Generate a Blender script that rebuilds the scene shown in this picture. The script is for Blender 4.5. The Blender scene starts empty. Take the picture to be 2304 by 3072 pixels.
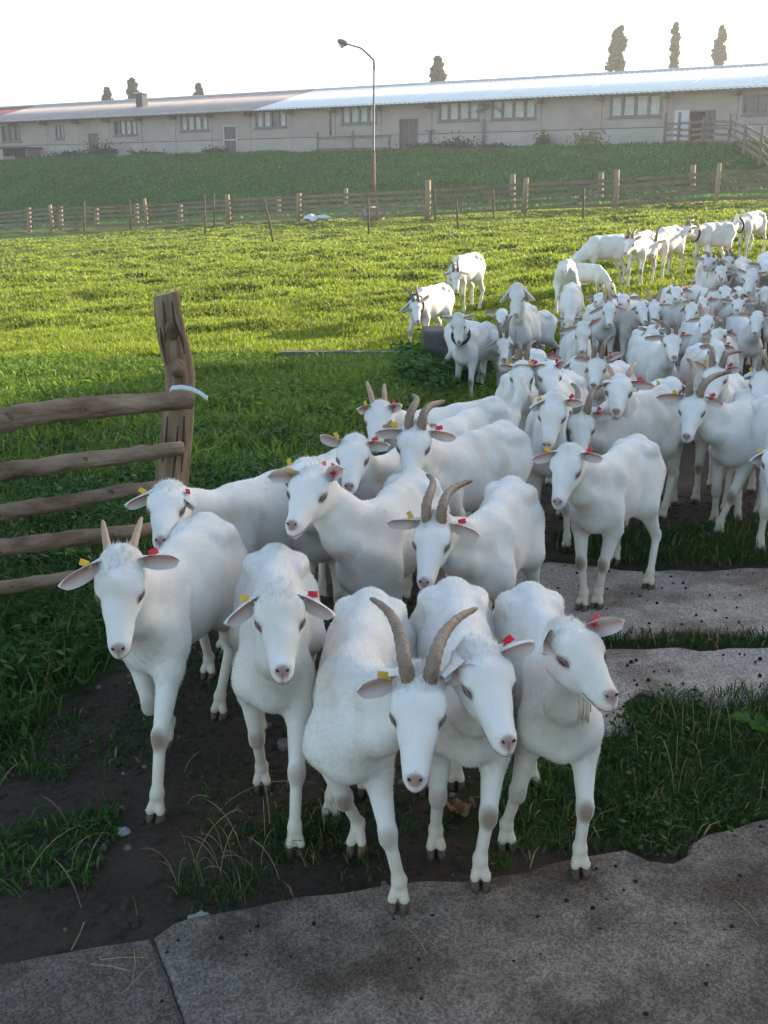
import bpy, math, random
import numpy as np
from mathutils import Vector, Matrix
R = math.radians
random.seed(7); rng = np.random.default_rng(11)

# ---------------------------------------------------------------- camera, sky, sun, exposure
scene = bpy.context.scene
COL = scene.collection
PITCH = 16.5; EYE = 1.7; FOC = 3282.0
cam_d = bpy.data.cameras.new('camera'); cam = bpy.data.objects.new('camera', cam_d); COL.objects.link(cam)
cam_d.sensor_fit = 'VERTICAL'; cam_d.sensor_height = 36; cam_d.lens = 36 * FOC / 3072
cam_d.clip_start = .05; cam_d.clip_end = 2000
cam.location = (0, 0, EYE); cam.rotation_euler = (R(90 - PITCH), 0, 0)
scene.camera = cam
SUN_AZ, SUN_EL = 57.0, 16.0
HAZE = .0009
w = bpy.data.worlds.new('World'); scene.world = w; w.use_nodes = True
nt = w.node_tree; nt.nodes.clear()
sky = nt.nodes.new('ShaderNodeTexSky'); sky.sky_type = 'NISHITA'; sky.sun_disc = False
sky.sun_elevation = R(SUN_EL); sky.sun_rotation = R(SUN_AZ); sky.air_density = 1.0; sky.dust_density = 1.6; sky.ozone_density = 1.0
bg = nt.nodes.new('ShaderNodeBackground'); bg.inputs['Strength'].default_value = 0.15
wo = nt.nodes.new('ShaderNodeOutputWorld')
nt.links.new(sky.outputs[0], bg.inputs[0]); nt.links.new(bg.outputs[0], wo.inputs[0])
sd = bpy.data.lights.new('sun', 'SUN'); sd.energy = 5.0; sd.angle = R(0.5); sd.color = (1, .87, .66)
so = bpy.data.objects.new('sun', sd); COL.objects.link(so)
sdir = Vector((math.sin(R(SUN_AZ)) * math.cos(R(SUN_EL)), math.cos(R(SUN_AZ)) * math.cos(R(SUN_EL)), math.sin(R(SUN_EL))))
so.rotation_euler = sdir.to_track_quat('Z', 'Y').to_euler(); so.location = (30, 20, 30)
scene.view_settings.view_transform = 'Standard'; scene.view_settings.look = 'None'
scene.view_settings.exposure = 1.45; scene.view_settings.gamma = 1
scene.view_settings.use_curve_mapping = False

# ---------------------------------------------------------------- pixel <-> world helpers (used while laying out real positions)
cp, sp_ = math.cos(R(PITCH)), math.sin(R(PITCH))
def ray(p):
    a = (p[0] - 1152) / FOC; b = (1536 - p[1]) / FOC
    return np.array([a, cp + b * sp_, -sp_ + b * cp])
def project(x, y, z):
    dz = z - EYE
    dep = y * cp - dz * sp_
    up = y * sp_ + dz * cp
    dep = np.where(dep > .05, dep, np.nan)
    return 1152 + FOC * x / dep, 1536 - FOC * up / dep
def conv(x0, y0, k):
    return lambda u, v: (x0 + u / k, y0 + v / k)
D = conv(0, 0, 1659 / 2304); Z1 = conv(0, 0, 1.44); Z2 = conv(1152, 0, 1.44)
Z6 = conv(100, 1500, 1.508); Z7 = conv(900, 1700, 1.508); A1 = conv(1152, 780, 2.88); A2 = conv(1728, 780, 2.88)
A3 = conv(1600, 640, 2.3565); A4 = conv(800, 1120, 1.8433); A5 = conv(1600, 1120, 2.3565); A6 = conv(1600, 1600, 2.011)
S = lambda u, v: (u, v)

# ---------------------------------------------------------------- noise and terrain
_lat = rng.random((256, 256))
def vnoise(x, y):
    x = np.asarray(x, float); y = np.asarray(y, float)
    xi = np.floor(x).astype(int); yi = np.floor(y).astype(int); fx = x - xi; fy = y - yi
    fx = fx * fx * (3 - 2 * fx); fy = fy * fy * (3 - 2 * fy)
    a = _lat[xi % 256, yi % 256]; b = _lat[(xi + 1) % 256, yi % 256]; c = _lat[xi % 256, (yi + 1) % 256]; d = _lat[(xi + 1) % 256, (yi + 1) % 256]
    return (a * (1 - fx) + b * fx) * (1 - fy) + (c * (1 - fx) + d * fx) * fy
def fbm(x, y, o=3):
    s = 0; a = 1; t = 0
    for i in range(o):
        s = s + a * vnoise(x * 2 ** i + 17.3 * i, y * 2 ** i + 5.1 * i); t += a; a *= .5
    return s / t
def sst(a, b, x):
    t = np.clip((x - a) / (b - a), 0, 1); return t * t * (3 - 2 * t)
BP = np.array([22.4, 64.0]); BD = np.array([-.845, .534]); BN = np.array([-.534, -.845])   # barn wall: point, direction to the left, outward normal
def wallq(x, y): return (x - BP[0]) * BN[0] + (y - BP[1]) * BN[1]
def terrain(x, y, bumps=True):
    x = np.asarray(x, float); y = np.asarray(y, float)
    xc = np.clip(x, -30, 30); yc = np.clip(y, 0, 70)
    zf = (.0161 * (yc - 12) + .0615 * xc) * sst(9, 17, y)
    zf = zf + .05 * xc * 0
    q = wallq(x, y)
    k = sst(22.5, 2.2, q) if False else 1 - sst(2.2, 22.5, q)
    z = zf * (1 - k) + 4.0 * k
    z = z - .22 * sst(0, .9, x) * sst(5.2, 8, y) * (1 - sst(10.5, 13.5, y))
    if bumps:
        far = sst(11.5, 14, y) * sst(-2, 3, q)
        z = z + far * ((fbm(x * .7, y * .7) - .5) * .28 + (vnoise(x * 2.2, y * 2.2) - .5) * .09)
        left = (1 - sst(-1.6, -.6, x)) * sst(2.5, 4, y) * (1 - sst(10.5, 11.5, y))
        z = z + left * ((fbm(x * 1.3 + 9, y * 1.3) - .5) * .16)
        z = z - .13 * np.exp(-((y - 11.35 - .1 * np.sin(x * 1.3)) / .28) ** 2) * (1 - sst(1.0, 1.8, x))
        z = z + .008 * (fbm(x * 9, y * 9) - .5) * (1 - far)
    return z
def ground(p, bumps=False):
    d = ray(p); lo = None; t = .5; prev = None
    o = np.array([0, 0, EYE])
    while t < 400:
        q = o + d * t
        if q[2] < float(terrain(q[0], q[1], bumps)):
            a, b = t - step, t
            for _ in range(18):
                m = (a + b) / 2; q = o + d * m
                if q[2] < float(terrain(q[0], q[1], bumps)): b = m
                else: a = m
            return o + d * b
        step = max(.05, t * .02); t += step
    return o + d * 100
def at_y(p, y):
    d = ray(p); return np.array([0, 0, EYE]) + d * (y / d[1])

# ---------------------------------------------------------------- object helpers
def link(o, parent=None):
    COL.objects.link(o)
    if parent is not None: o.parent = parent
    return o
def tag(o, label=None, cat=None, group=None, kind=None):
    if label: o['label'] = label
    if cat: o['category'] = cat
    if group: o['group'] = group
    if kind: o['kind'] = kind
    return o
def empty(name, loc=(0, 0, 0), rz=0):
    o = bpy.data.objects.new(name, None); o.empty_display_size = .2
    o.location = loc; o.rotation_euler = (0, 0, rz); COL.objects.link(o); return o
def npmesh(name, V, F, mat, smooth=True, col=None, normals=None):
    """V (n,3); F (m,k) array of equal sized faces"""
    V = np.asarray(V, np.float32); F = np.asarray(F, np.int32)
    me = bpy.data.meshes.new(name)
    n, (m, k) = len(V), F.shape
    me.vertices.add(n); me.vertices.foreach_set('co', V.ravel())
    me.loops.add(m * k); me.loops.foreach_set('vertex_index', F.ravel())
    me.polygons.add(m); me.polygons.foreach_set('loop_start', np.arange(0, m * k, k, dtype=np.int32))
    try: me.polygons.foreach_set('loop_total', np.full(m, k, np.int32))
    except Exception: pass
    me.update(calc_edges=True)
    me.polygons.foreach_set('use_smooth', np.full(m, smooth, bool))
    if col is not None:
        ca = me.color_attributes.new('col', 'FLOAT_COLOR', 'POINT')
        c = np.ones((n, 4), np.float32); c[:, :col.shape[1]] = col; ca.data.foreach_set('color', c.ravel())
    if mat: me.materials.append(mat)
    if normals is not None: me.normals_split_custom_set_from_vertices(np.asarray(normals, np.float32))
    return me
def obj(name, me, parent=None):
    return link(bpy.data.objects.new(name, me), parent)
class MB:
    """collects shapes into one mesh"""
    def __init__(s): s.v = []; s.f = []
    def add(s, vs, fs):
        n = len(s.v); s.v += [tuple(v) for v in vs]; s.f += [tuple(i + n for i in f) for f in fs]
    def box(s, c, size, M=None):
        a, b, d = [x / 2 for x in size]
        vs = [Vector((x, y, z)) for x in (-a, a) for y in (-b, b) for z in (-d, d)]
        if M is not None: vs = [M @ v for v in vs]
        vs = [v + Vector(c) for v in vs]
        s.add(vs, [(0, 1, 3, 2), (4, 6, 7, 5), (0, 4, 5, 1), (2, 3, 7, 6), (0, 2, 6, 4), (1, 5, 7, 3)]); return s
    def tube(s, pts, rad, n=8, caps=True, ell=None, jit=0):
        pts = [Vector(p) for p in pts]
        if not hasattr(rad, '__len__'): rad = [rad] * len(pts)
        up = Vector((0, 0, 1)); vs = []; prev = None
        for i, p in enumerate(pts):
            t = (pts[min(i + 1, len(pts) - 1)] - pts[max(i - 1, 0)]).normalized()
            if prev is None:
                a = t.cross(up if abs(t.z) < .9 else Vector((1, 0, 0))).normalized()
            else:
                a = (prev - t * prev.dot(t)).normalized()
            prev = a; b = t.cross(a)
            for j in range(n):
                th = 2 * math.pi * j / n; r = rad[i] * (1 + jit * (random.random() - .5))
                vs.append(p + a * r * math.cos(th) + b * r * math.sin(th) * (ell or 1))
        fs = [(i * n + j, i * n + (j + 1) % n, (i + 1) * n + (j + 1) % n, (i + 1) * n + j) for i in range(len(pts) - 1) for j in range(n)]
        if caps: fs += [tuple(range(n))[::-1], tuple((len(pts) - 1) * n + j for j in range(n))]
        s.add(vs, fs); return s
    def build(s, name, mat, parent=None, smooth=False):
        me = bpy.data.meshes.new(name); me.from_pydata(s.v, [], s.f); me.update()
        if smooth: me.polygons.foreach_set('use_smooth', [True] * len(me.polygons))
        me.materials.append(mat)
        return obj(name, me, parent)
    def mesh(s, name, mat, smooth=False):
        me = bpy.data.meshes.new(name); me.from_pydata(s.v, [], s.f); me.update()
        if smooth: me.polygons.foreach_set('use_smooth', [True] * len(me.polygons))
        me.materials.append(mat); return me

# ---------------------------------------------------------------- materials
MATS = {}
def mat(name, base, rough=.8, var=None, scale=8, stretch=(1, 1, 1), bump=0, bscale=40, spec=.3, metal=0, detail=5, coords='Object', sheen=0, tr=0, attr=False, w3=None):
    m = bpy.data.materials.new(name); m.use_nodes = True; MATS[name] = m
    N = m.node_tree.nodes; L = m.node_tree.links; b = N['Principled BSDF']
    b.inputs['Roughness'].default_value = rough; b.inputs['Metallic'].default_value = metal
    b.inputs['Specular IOR Level'].default_value = spec
    if sheen: b.inputs['Sheen Weight'].default_value = sheen
    tc = N.new('ShaderNodeTexCoord'); mp = N.new('ShaderNodeMapping'); mp.inputs['Scale'].default_value = stretch
    L.new(tc.outputs[coords], mp.inputs[0])
    out = None
    if attr:
        at = N.new('ShaderNodeVertexColor'); at.layer_name = 'col'; out = at.outputs[0]
    if var is not None:
        n = N.new('ShaderNodeTexNoise'); n.inputs['Scale'].default_value = scale; n.inputs['Detail'].default_value = detail; n.inputs['Roughness'].default_value = .65
        L.new(mp.outputs[0], n.inputs[0])
        r = N.new('ShaderNodeValToRGB'); r.color_ramp.elements[0].position = .35; r.color_ramp.elements[1].position = .65
        if attr:
            r.color_ramp.elements[0].color = (*[var] * 3, 1); r.color_ramp.elements[1].color = (1, 1, 1, 1)
        else:
            r.color_ramp.elements[0].color = (*var, 1); r.color_ramp.elements[1].color = (*base, 1)
        if w3: e = r.color_ramp.elements.new(w3[0]); e.color = (*w3[1], 1)
        L.new(n.outputs[0], r.inputs[0])
        if attr:
            mx = N.new('ShaderNodeMixRGB'); mx.blend_type = 'MULTIPLY'; mx.inputs[0].default_value = 1
            L.new(out, mx.inputs[1]); L.new(r.outputs[0], mx.inputs[2]); out = mx.outputs[0]
        else: out = r.outputs[0]
    if out is not None: L.new(out, b.inputs['Base Color'])
    else: b.inputs['Base Color'].default_value = (*base, 1)
    if bump:
        n2 = N.new('ShaderNodeTexNoise'); n2.inputs['Scale'].default_value = bscale; n2.inputs['Detail'].default_value = 4
        L.new(mp.outputs[0], n2.inputs[0])
        bp = N.new('ShaderNodeBump'); bp.inputs['Strength'].default_value = bump; bp.inputs['Distance'].default_value = .02
        L.new(n2.outputs[0], bp.inputs['Height']); L.new(bp.outputs[0], b.inputs['Normal'])
    if tr:
        t = N.new('ShaderNodeBsdfTranslucent'); mxs = N.new('ShaderNodeMixShader'); mxs.inputs[0].default_value = tr
        if out is not None: L.new(out, t.inputs[0])
        else: t.inputs[0].default_value = (*base, 1)
        o = N['Material Output']; L.new(b.outputs[0], mxs.inputs[1]); L.new(t.outputs[0], mxs.inputs[2]); L.new(mxs.outputs[0], o.inputs[0])
    return m
def C4(*a): return a
mat('coat', (.8, .8, .8), .75, var=.93, scale=9, attr=True, bump=.07, bscale=90, spec=.15, sheen=.25)
mat('fur', (.8, .8, .8), .7, attr=True, spec=.12, tr=.25)
mat('ear', (.8, .8, .8), .7, attr=True, spec=.15, tr=.18)
mat('horn', (.30, .215, .15), .6, var=(.17, .115, .075), scale=5, stretch=(1, 1, 1), bump=.5, bscale=55, spec=.4)
mat('young_horn', (.5, .33, .22), .55, var=(.36, .23, .15), scale=6, bump=.35, bscale=60, spec=.4)
mat('hoof', (.05, .038, .026), .6, var=(.15, .1, .055), scale=30, spec=.4)
mat('eye', (.07, .035, .015), .15, spec=.6)
mat('pupil', (.01, .008, .008), .15, spec=.6)
mat('nostril', (.04, .018, .018), .5)
mat('lip', (.3, .16, .15), .6)
mat('tag_yellow', (.75, .5, .06), .45, var=(.62, .38, .05), scale=30)
mat('tag_red', (.7, .03, .05), .45, var=(.55, .02, .04), scale=30)
mat('collar', (.02, .03, .05), .7)
mat('blade', (.1, .2, .03), .55, attr=True, spec=.25, tr=.45)
mat('soil_clod', (.05, .038, .026), .95, var=(.03, .022, .016), scale=20, bump=.5)
mat('pebble', (.2, .18, .155), .9, var=(.1, .09, .078), scale=15, bump=.3)
mat('dropping', (.012, .01, .01), .8)
mat('dry_leaf', (.3, .17, .08), .8, var=(.2, .1, .05), scale=30)
mat('post_wood', (.42, .31, .20), .9, var=(.16, .10, .06), scale=11, stretch=(1, 1, .12), bump=.9, bscale=20)
mat('rail_bark', (.38, .275, .19), .9, var=(.12, .07, .043), scale=9, stretch=(.25, .5, 1), bump=1.0, bscale=26, w3=(.72, (.5, .34, .2)))
mat('cut_wood', (.42, .32, .2), .9, var=(.25, .18, .1), scale=20)
mat('knot_wood', (.25, .17, .1), .9, var=(.08, .05, .03), scale=16, bump=.4)
mat('crack_wood', (.07, .048, .032), 1)
mat('board_wood', (.27, .20, .15), .9, var=(.17, .125, .095), scale=2)
mat('far_post_wood', (.4, .3, .2), .9, var=(.24, .17, .11), scale=3, stretch=(1, 1, .2))
mat('stake', (.13, .09, .065), .9)
mat('plastic', (.6, .62, .64), .35)
mat('render_wall', (.43, .365, .325), .95, var=(.35, .295, .262), scale=.5, bump=.1, bscale=8)
mat('plinth', (.46, .405, .37), .95, var=(.38, .335, .305), scale=.8)
mat('grey_paint', (.2, .2, .21), .8, var=(.15, .155, .165), scale=4)
mat('rafter', (.1, .09, .09), .9)
mat('door_wood', (.17, .155, .15), .9, var=(.12, .11, .105), scale=3, stretch=(3, 3, .3))
mat('door_white', (.6, .6, .62), .8)
mat('dark_inside', (.03, .03, .035), .9)
mat('glass', (.5, .5, .46), .3, var=(.36, .37, .34), scale=2, spec=.6)
mat('glass_dark', (.04, .045, .05), .25, spec=.6)
mat('roof_old', (.44, .375, .345), .7, var=(.36, .30, .275), scale=.7, stretch=(1, 1, 1))
mat('roof_red', (.22, .07, .07), .85, var=(.16, .05, .05), scale=.7)
mat('roof_metal_glare', (.96, .93, .87), .5, var=(.9, .87, .82), scale=.4, metal=0, spec=.6)  # sun glare on the metal sheets put into a near-white base colour
mat('fascia', (.5, .5, .5), .7)
mat('pole_metal', (.14, .08, .055), .8, var=(.2, .13, .1), scale=3, metal=.3)
mat('lamp_grey', (.17, .15, .15), .6, metal=.2)
mat('concrete_dark', (.16, .15, .13), .95, var=(.1, .09, .08), scale=5, bump=.4)
mat('foliage', (.06, .09, .03), .7, attr=True, tr=.12)
mat('bark', (.12, .09, .06), .95)
mat('stone', (.35, .34, .33), .9, var=(.25, .24, .23), scale=6)
mat('shed_wall', (.3, .27, .24), .9, var=(.24, .21, .19), scale=2)

def ground_mat():
    m = bpy.data.materials.new('ground_soil'); m.use_nodes = True; N = m.node_tree.nodes; L = m.node_tree.links; b = N['Principled BSDF']
    b.inputs['Roughness'].default_value = 1; b.inputs['Specular IOR Level'].default_value = .1
    tc = N.new('ShaderNodeTexCoord'); at = N.new('ShaderNodeVertexColor'); at.layer_name = 'col'
    def noise(sc, det=6, ro=.6):
        n = N.new('ShaderNodeTexNoise'); n.inputs['Scale'].default_value = sc; n.inputs['Detail'].default_value = det; n.inputs['Roughness'].default_value = ro
        L.new(tc.outputs['Object'], n.inputs[0]); return n
    n1 = noise(3.5); n2 = noise(38, 5, .7)
    r = N.new('ShaderNodeValToRGB'); r.color_ramp.elements[0].position = .3; r.color_ramp.elements[0].color = (.42, .4, .38, 1); r.color_ramp.elements[1].position = .72; r.color_ramp.elements[1].color = (1.25, 1.2, 1.15, 1)
    mxn = N.new('ShaderNodeMath'); mxn.operation = 'ADD'; L.new(n1.outputs[0], mxn.inputs[0]); L.new(n2.outputs[0], mxn.inputs[1])
    hf = N.new('ShaderNodeMath'); hf.operation = 'MULTIPLY'; hf.inputs[1].default_value = .5; L.new(mxn.outputs[0], hf.inputs[0]); L.new(hf.outputs[0], r.inputs[0])
    mx = N.new('ShaderNodeMixRGB'); mx.blend_type = 'MULTIPLY'; mx.inputs[0].default_value = 1
    L.new(at.outputs[0], mx.inputs[1]); L.new(r.outputs[0], mx.inputs[2]); L.new(mx.outputs[0], b.inputs['Base Color'])
    bp = N.new('ShaderNodeBump'); bp.inputs['Strength'].default_value = .8; bp.inputs['Distance'].default_value = .03
    L.new(n2.outputs[0], bp.inputs['Height']); L.new(bp.outputs[0], b.inputs['Normal'])
    return m
def concrete_mat(name, c1, c2, c3):
    m = bpy.data.materials.new(name); m.use_nodes = True; N = m.node_tree.nodes; L = m.node_tree.links; b = N['Principled BSDF']
    b.inputs['Roughness'].default_value = .95; b.inputs['Specular IOR Level'].default_value = .15
    tc = N.new('ShaderNodeTexCoord')
    def noise(sc, det=6, ro=.6):
        n = N.new('ShaderNodeTexNoise'); n.inputs['Scale'].default_value = sc; n.inputs['Detail'].default_value = det; n.inputs['Roughness'].default_value = ro
        L.new(tc.outputs['Object'], n.inputs[0]); return n
    def ramp(src, p0, p1, a, c):
        r = N.new('ShaderNodeValToRGB'); r.color_ramp.elements[0].position = p0; r.color_ramp.elements[1].position = p1
        r.color_ramp.elements[0].color = (*a, 1); r.color_ramp.elements[1].color = (*c, 1); L.new(src, r.inputs[0]); return r
    def mix(f, a, c, mode='MIX'):
        x = N.new('ShaderNodeMixRGB'); x.blend_type = mode
        if isinstance(f, float): x.inputs[0].default_value = f
        else: L.new(f, x.inputs[0])
        L.new(a, x.inputs[1]); L.new(c, x.inputs[2]); return x.outputs[0]
    big = noise(2.3, 5); mid = noise(14, 5, .7); fine = noise(120, 3, .7)
    base = ramp(mid.outputs[0], .3, .7, c2, c1)
    dirtm = ramp(big.outputs[0], .46, .60, (0, 0, 0), (1, 1, 1))
    dirt = N.new('ShaderNodeRGB'); dirt.outputs[0].default_value = (*c3, 1)
    c = mix(dirtm.outputs[0], base.outputs[0], dirt.outputs[0])
    vo = N.new('ShaderNodeTexVoronoi'); vo.inputs['Scale'].default_value = 190; L.new(tc.outputs['Object'], vo.inputs[0])
    agg = ramp(vo.outputs['Color'], .25, .8, (.5, .5, .52), (1.35, 1.3, 1.25))
    c = mix(.8, c, mix(1.0, c, agg.outputs[0], 'MULTIPLY'))
    L.new(c, b.inputs['Base Color'])
    ad = N.new('ShaderNodeMath'); ad.operation = 'ADD'; L.new(mid.outputs[0], ad.inputs[0]); L.new(fine.outputs[0], ad.inputs[1])
    bp = N.new('ShaderNodeBump'); bp.inputs['Strength'].default_value = .7; bp.inputs['Distance'].default_value = .02
    L.new(ad.outputs[0], bp.inputs['Height']); L.new(bp.outputs[0], b.inputs['Normal'])
    return m
MATS['ground'] = ground_mat()
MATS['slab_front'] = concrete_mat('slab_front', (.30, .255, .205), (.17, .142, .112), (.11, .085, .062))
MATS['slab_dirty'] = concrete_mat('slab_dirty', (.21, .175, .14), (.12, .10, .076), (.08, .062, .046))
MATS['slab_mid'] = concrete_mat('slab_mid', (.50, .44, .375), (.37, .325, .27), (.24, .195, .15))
# ---------------------------------------------------------------- implicit surface mesher (one continuous skin per animal)
class Field:
    def __init__(s, lo, hi, h):
        s.lo = np.array(lo, np.float32); s.h = h
        s.n = np.ceil((np.array(hi) - s.lo) / h).astype(int) + 1
        s.ax = [s.lo[i] + h * np.arange(s.n[i], dtype=np.float32) for i in range(3)]
        s.D = np.full(s.n, .2, np.float32)
    def cone(s, a, b, ra, rb, k=.03, sub=False, sc=None, M=None):
        """round cone; sc = (centre, per-axis squash) ; M = 3x3 rows of a local frame used with the squash"""
        a = np.array(a, np.float32); b = np.array(b, np.float32)
        mx = max(ra, rb) * (1.35 if sc is not None else 1) + k + s.h * 2
        lo = np.minimum(a, b) - mx; hi = np.maximum(a, b) + mx
        i0 = np.clip(np.floor((lo - s.lo) / s.h).astype(int), 0, s.n); i1 = np.clip(np.ceil((hi - s.lo) / s.h).astype(int) + 1, 0, s.n)
        if np.any(i1 <= i0): return
        X = s.ax[0][i0[0]:i1[0], None, None]; Y = s.ax[1][None, i0[1]:i1[1], None]; Zz = s.ax[2][None, None, i0[2]:i1[2]]
        if sc is not None:
            f = np.array(sc, np.float32)
            if M is None: M = np.eye(3)
            M = np.asarray(M, np.float32)
            P = [(X * M[r, 0] + Y * M[r, 1] + Zz * M[r, 2]) / f[r] for r in range(3)]
            a = (M @ a) / f; b = (M @ b) / f; X, Y, Zz = P; mul = float(f.min()) * .5 + .5
        else: mul = 1
        d = b - a; L2 = float(d @ d) + 1e-9
        t = ((X - a[0]) * d[0] + (Y - a[1]) * d[1] + (Zz - a[2]) * d[2]) / L2
        t = np.clip(t, 0, 1)
        q = np.sqrt((X - a[0] - t * d[0]) ** 2 + (Y - a[1] - t * d[1]) ** 2 + (Zz - a[2] - t * d[2]) ** 2) - (ra + (rb - ra) * t)
        q = q * mul
        A = s.D[i0[0]:i1[0], i0[1]:i1[1], i0[2]:i1[2]]
        if sub:
            q = -q; h = np.maximum(k - np.abs(A - q), 0) / k; A[...] = np.maximum(A, q) + h * h * k * .25
        else:
            h = np.maximum(k - np.abs(A - q), 0) / k; A[...] = np.minimum(A, q) - h * h * k * .25
    def mesh(s):
        Dn = s.D; ins = Dn < 0
        nx, ny, nz = s.n
        cells = np.zeros((nx - 1, ny - 1, nz - 1), np.int16)
        c8 = [ins[i:nx - 1 + i, j:ny - 1 + j, k:nz - 1 + k] for i in (0, 1) for j in (0, 1) for k in (0, 1)]
        sm = sum(c.astype(np.int8) for c in c8)
        act = (sm > 0) & (sm < 8)
        idx = np.full(act.shape, -1, np.int32); I = np.argwhere(act); idx[act] = np.arange(len(I))
        acc = np.zeros((len(I), 3), np.float32); cnt = np.zeros(len(I), np.float32)
        corners = [(0, 0, 0), (1, 0, 0), (0, 1, 0), (1, 1, 0), (0, 0, 1), (1, 0, 1), (0, 1, 1), (1, 1, 1)]
        val = {c: Dn[I[:, 0] + c[0], I[:, 1] + c[1], I[:, 2] + c[2]] for c in corners}
        for c in corners:
            for ax in range(3):
                if c[ax]: continue
                e = list(c); e[ax] = 1; e = tuple(e)
                va, vb = val[c], val[e]; m = (va < 0) != (vb < 0)
                t = np.where(m, va / np.where(m, va - vb, 1), 0)
                p = np.array(c, np.float32)[None, :].repeat(len(I), 0); p[:, ax] += t
                acc += p * m[:, None]; cnt += m
        V = s.lo + (I + acc / cnt[:, None]) * s.h
        Q = []
        for ax in range(3):
            o1, o2 = [(1, 2), (2, 0), (0, 1)][ax]
            sl0 = [slice(1, None)] * 3; sl0[ax] = slice(0, None)
            n = list(s.n)
            a = [slice(1, n[i] - 1) for i in range(3)]; a[ax] = slice(0, n[ax] - 1)
            b = list(a); b[ax] = slice(1, n[ax])
            A = ins[tuple(a)]; B = ins[tuple(b)]
            for flip, m in ((False, A & ~B), (True, ~A & B)):
                E = np.argwhere(m); base = E.copy()
                for i in range(3):
                    if i != ax: base[:, i] += 1
                def g(d1, d2):
                    q = base.copy(); q[:, o1] -= d1; q[:, o2] -= d2
                    return idx[q[:, 0], q[:, 1], q[:, 2]]
                quad = np.stack([g(1, 1), g(0, 1), g(0, 0), g(1, 0)], 1)
                if flip: quad = quad[:, ::-1]
                Q.append(quad)
        return V, np.concatenate(Q)
def vnormals(V, F):
    fn = np.cross(V[F[:, 2]] - V[F[:, 0]], V[F[:, 3]] - V[F[:, 1]])
    N = np.zeros_like(V)
    for k in range(F.shape[1]): np.add.at(N, F[:, k], fn)
    return N / (np.linalg.norm(N, axis=1, keepdims=True) + 1e-9)
def nrm(v): v = np.asarray(v, float); return v / (np.linalg.norm(v) + 1e-9)

# ---------------------------------------------------------------- goats
def two_bone(a, c, l1, l2, bend):
    d = c - a; L = np.linalg.norm(d)
    if L > (l1 + l2) * .995:
        f = L / (l1 + l2) * 1.006; l1 *= f; l2 *= f
    x = (L * L + l1 * l1 - l2 * l2) / (2 * L); h = math.sqrt(max(l1 * l1 - x * x, 0))
    u = d / L; b = bend - u * (bend @ u); b = nrm(b)
    return a + u * x + b * h
def sph(o, d, c, r, far=False):
    """point of the ray o+td at distance r from c (nearest approach when it misses)"""
    d = nrm(d); oc = o - c; b = oc @ d; cc = oc @ oc - r * r; disc = b * b - cc
    if disc < 0:
        p = o + d * (-b); miss = math.sqrt(-disc); p = c + (p - c) * (r / np.linalg.norm(p - c)); return p, miss
    s = math.sqrt(disc); t = -b + s if far else -b - s
    return o + d * t, 0
BEZ = lambda a, b, c, d, t: a * (1 - t) ** 3 + 3 * b * t * (1 - t) ** 2 + 3 * c * t * t * (1 - t) + d * t ** 3
HK = 1.04
HERD = 'white dairy goats walking in the herd'
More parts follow.
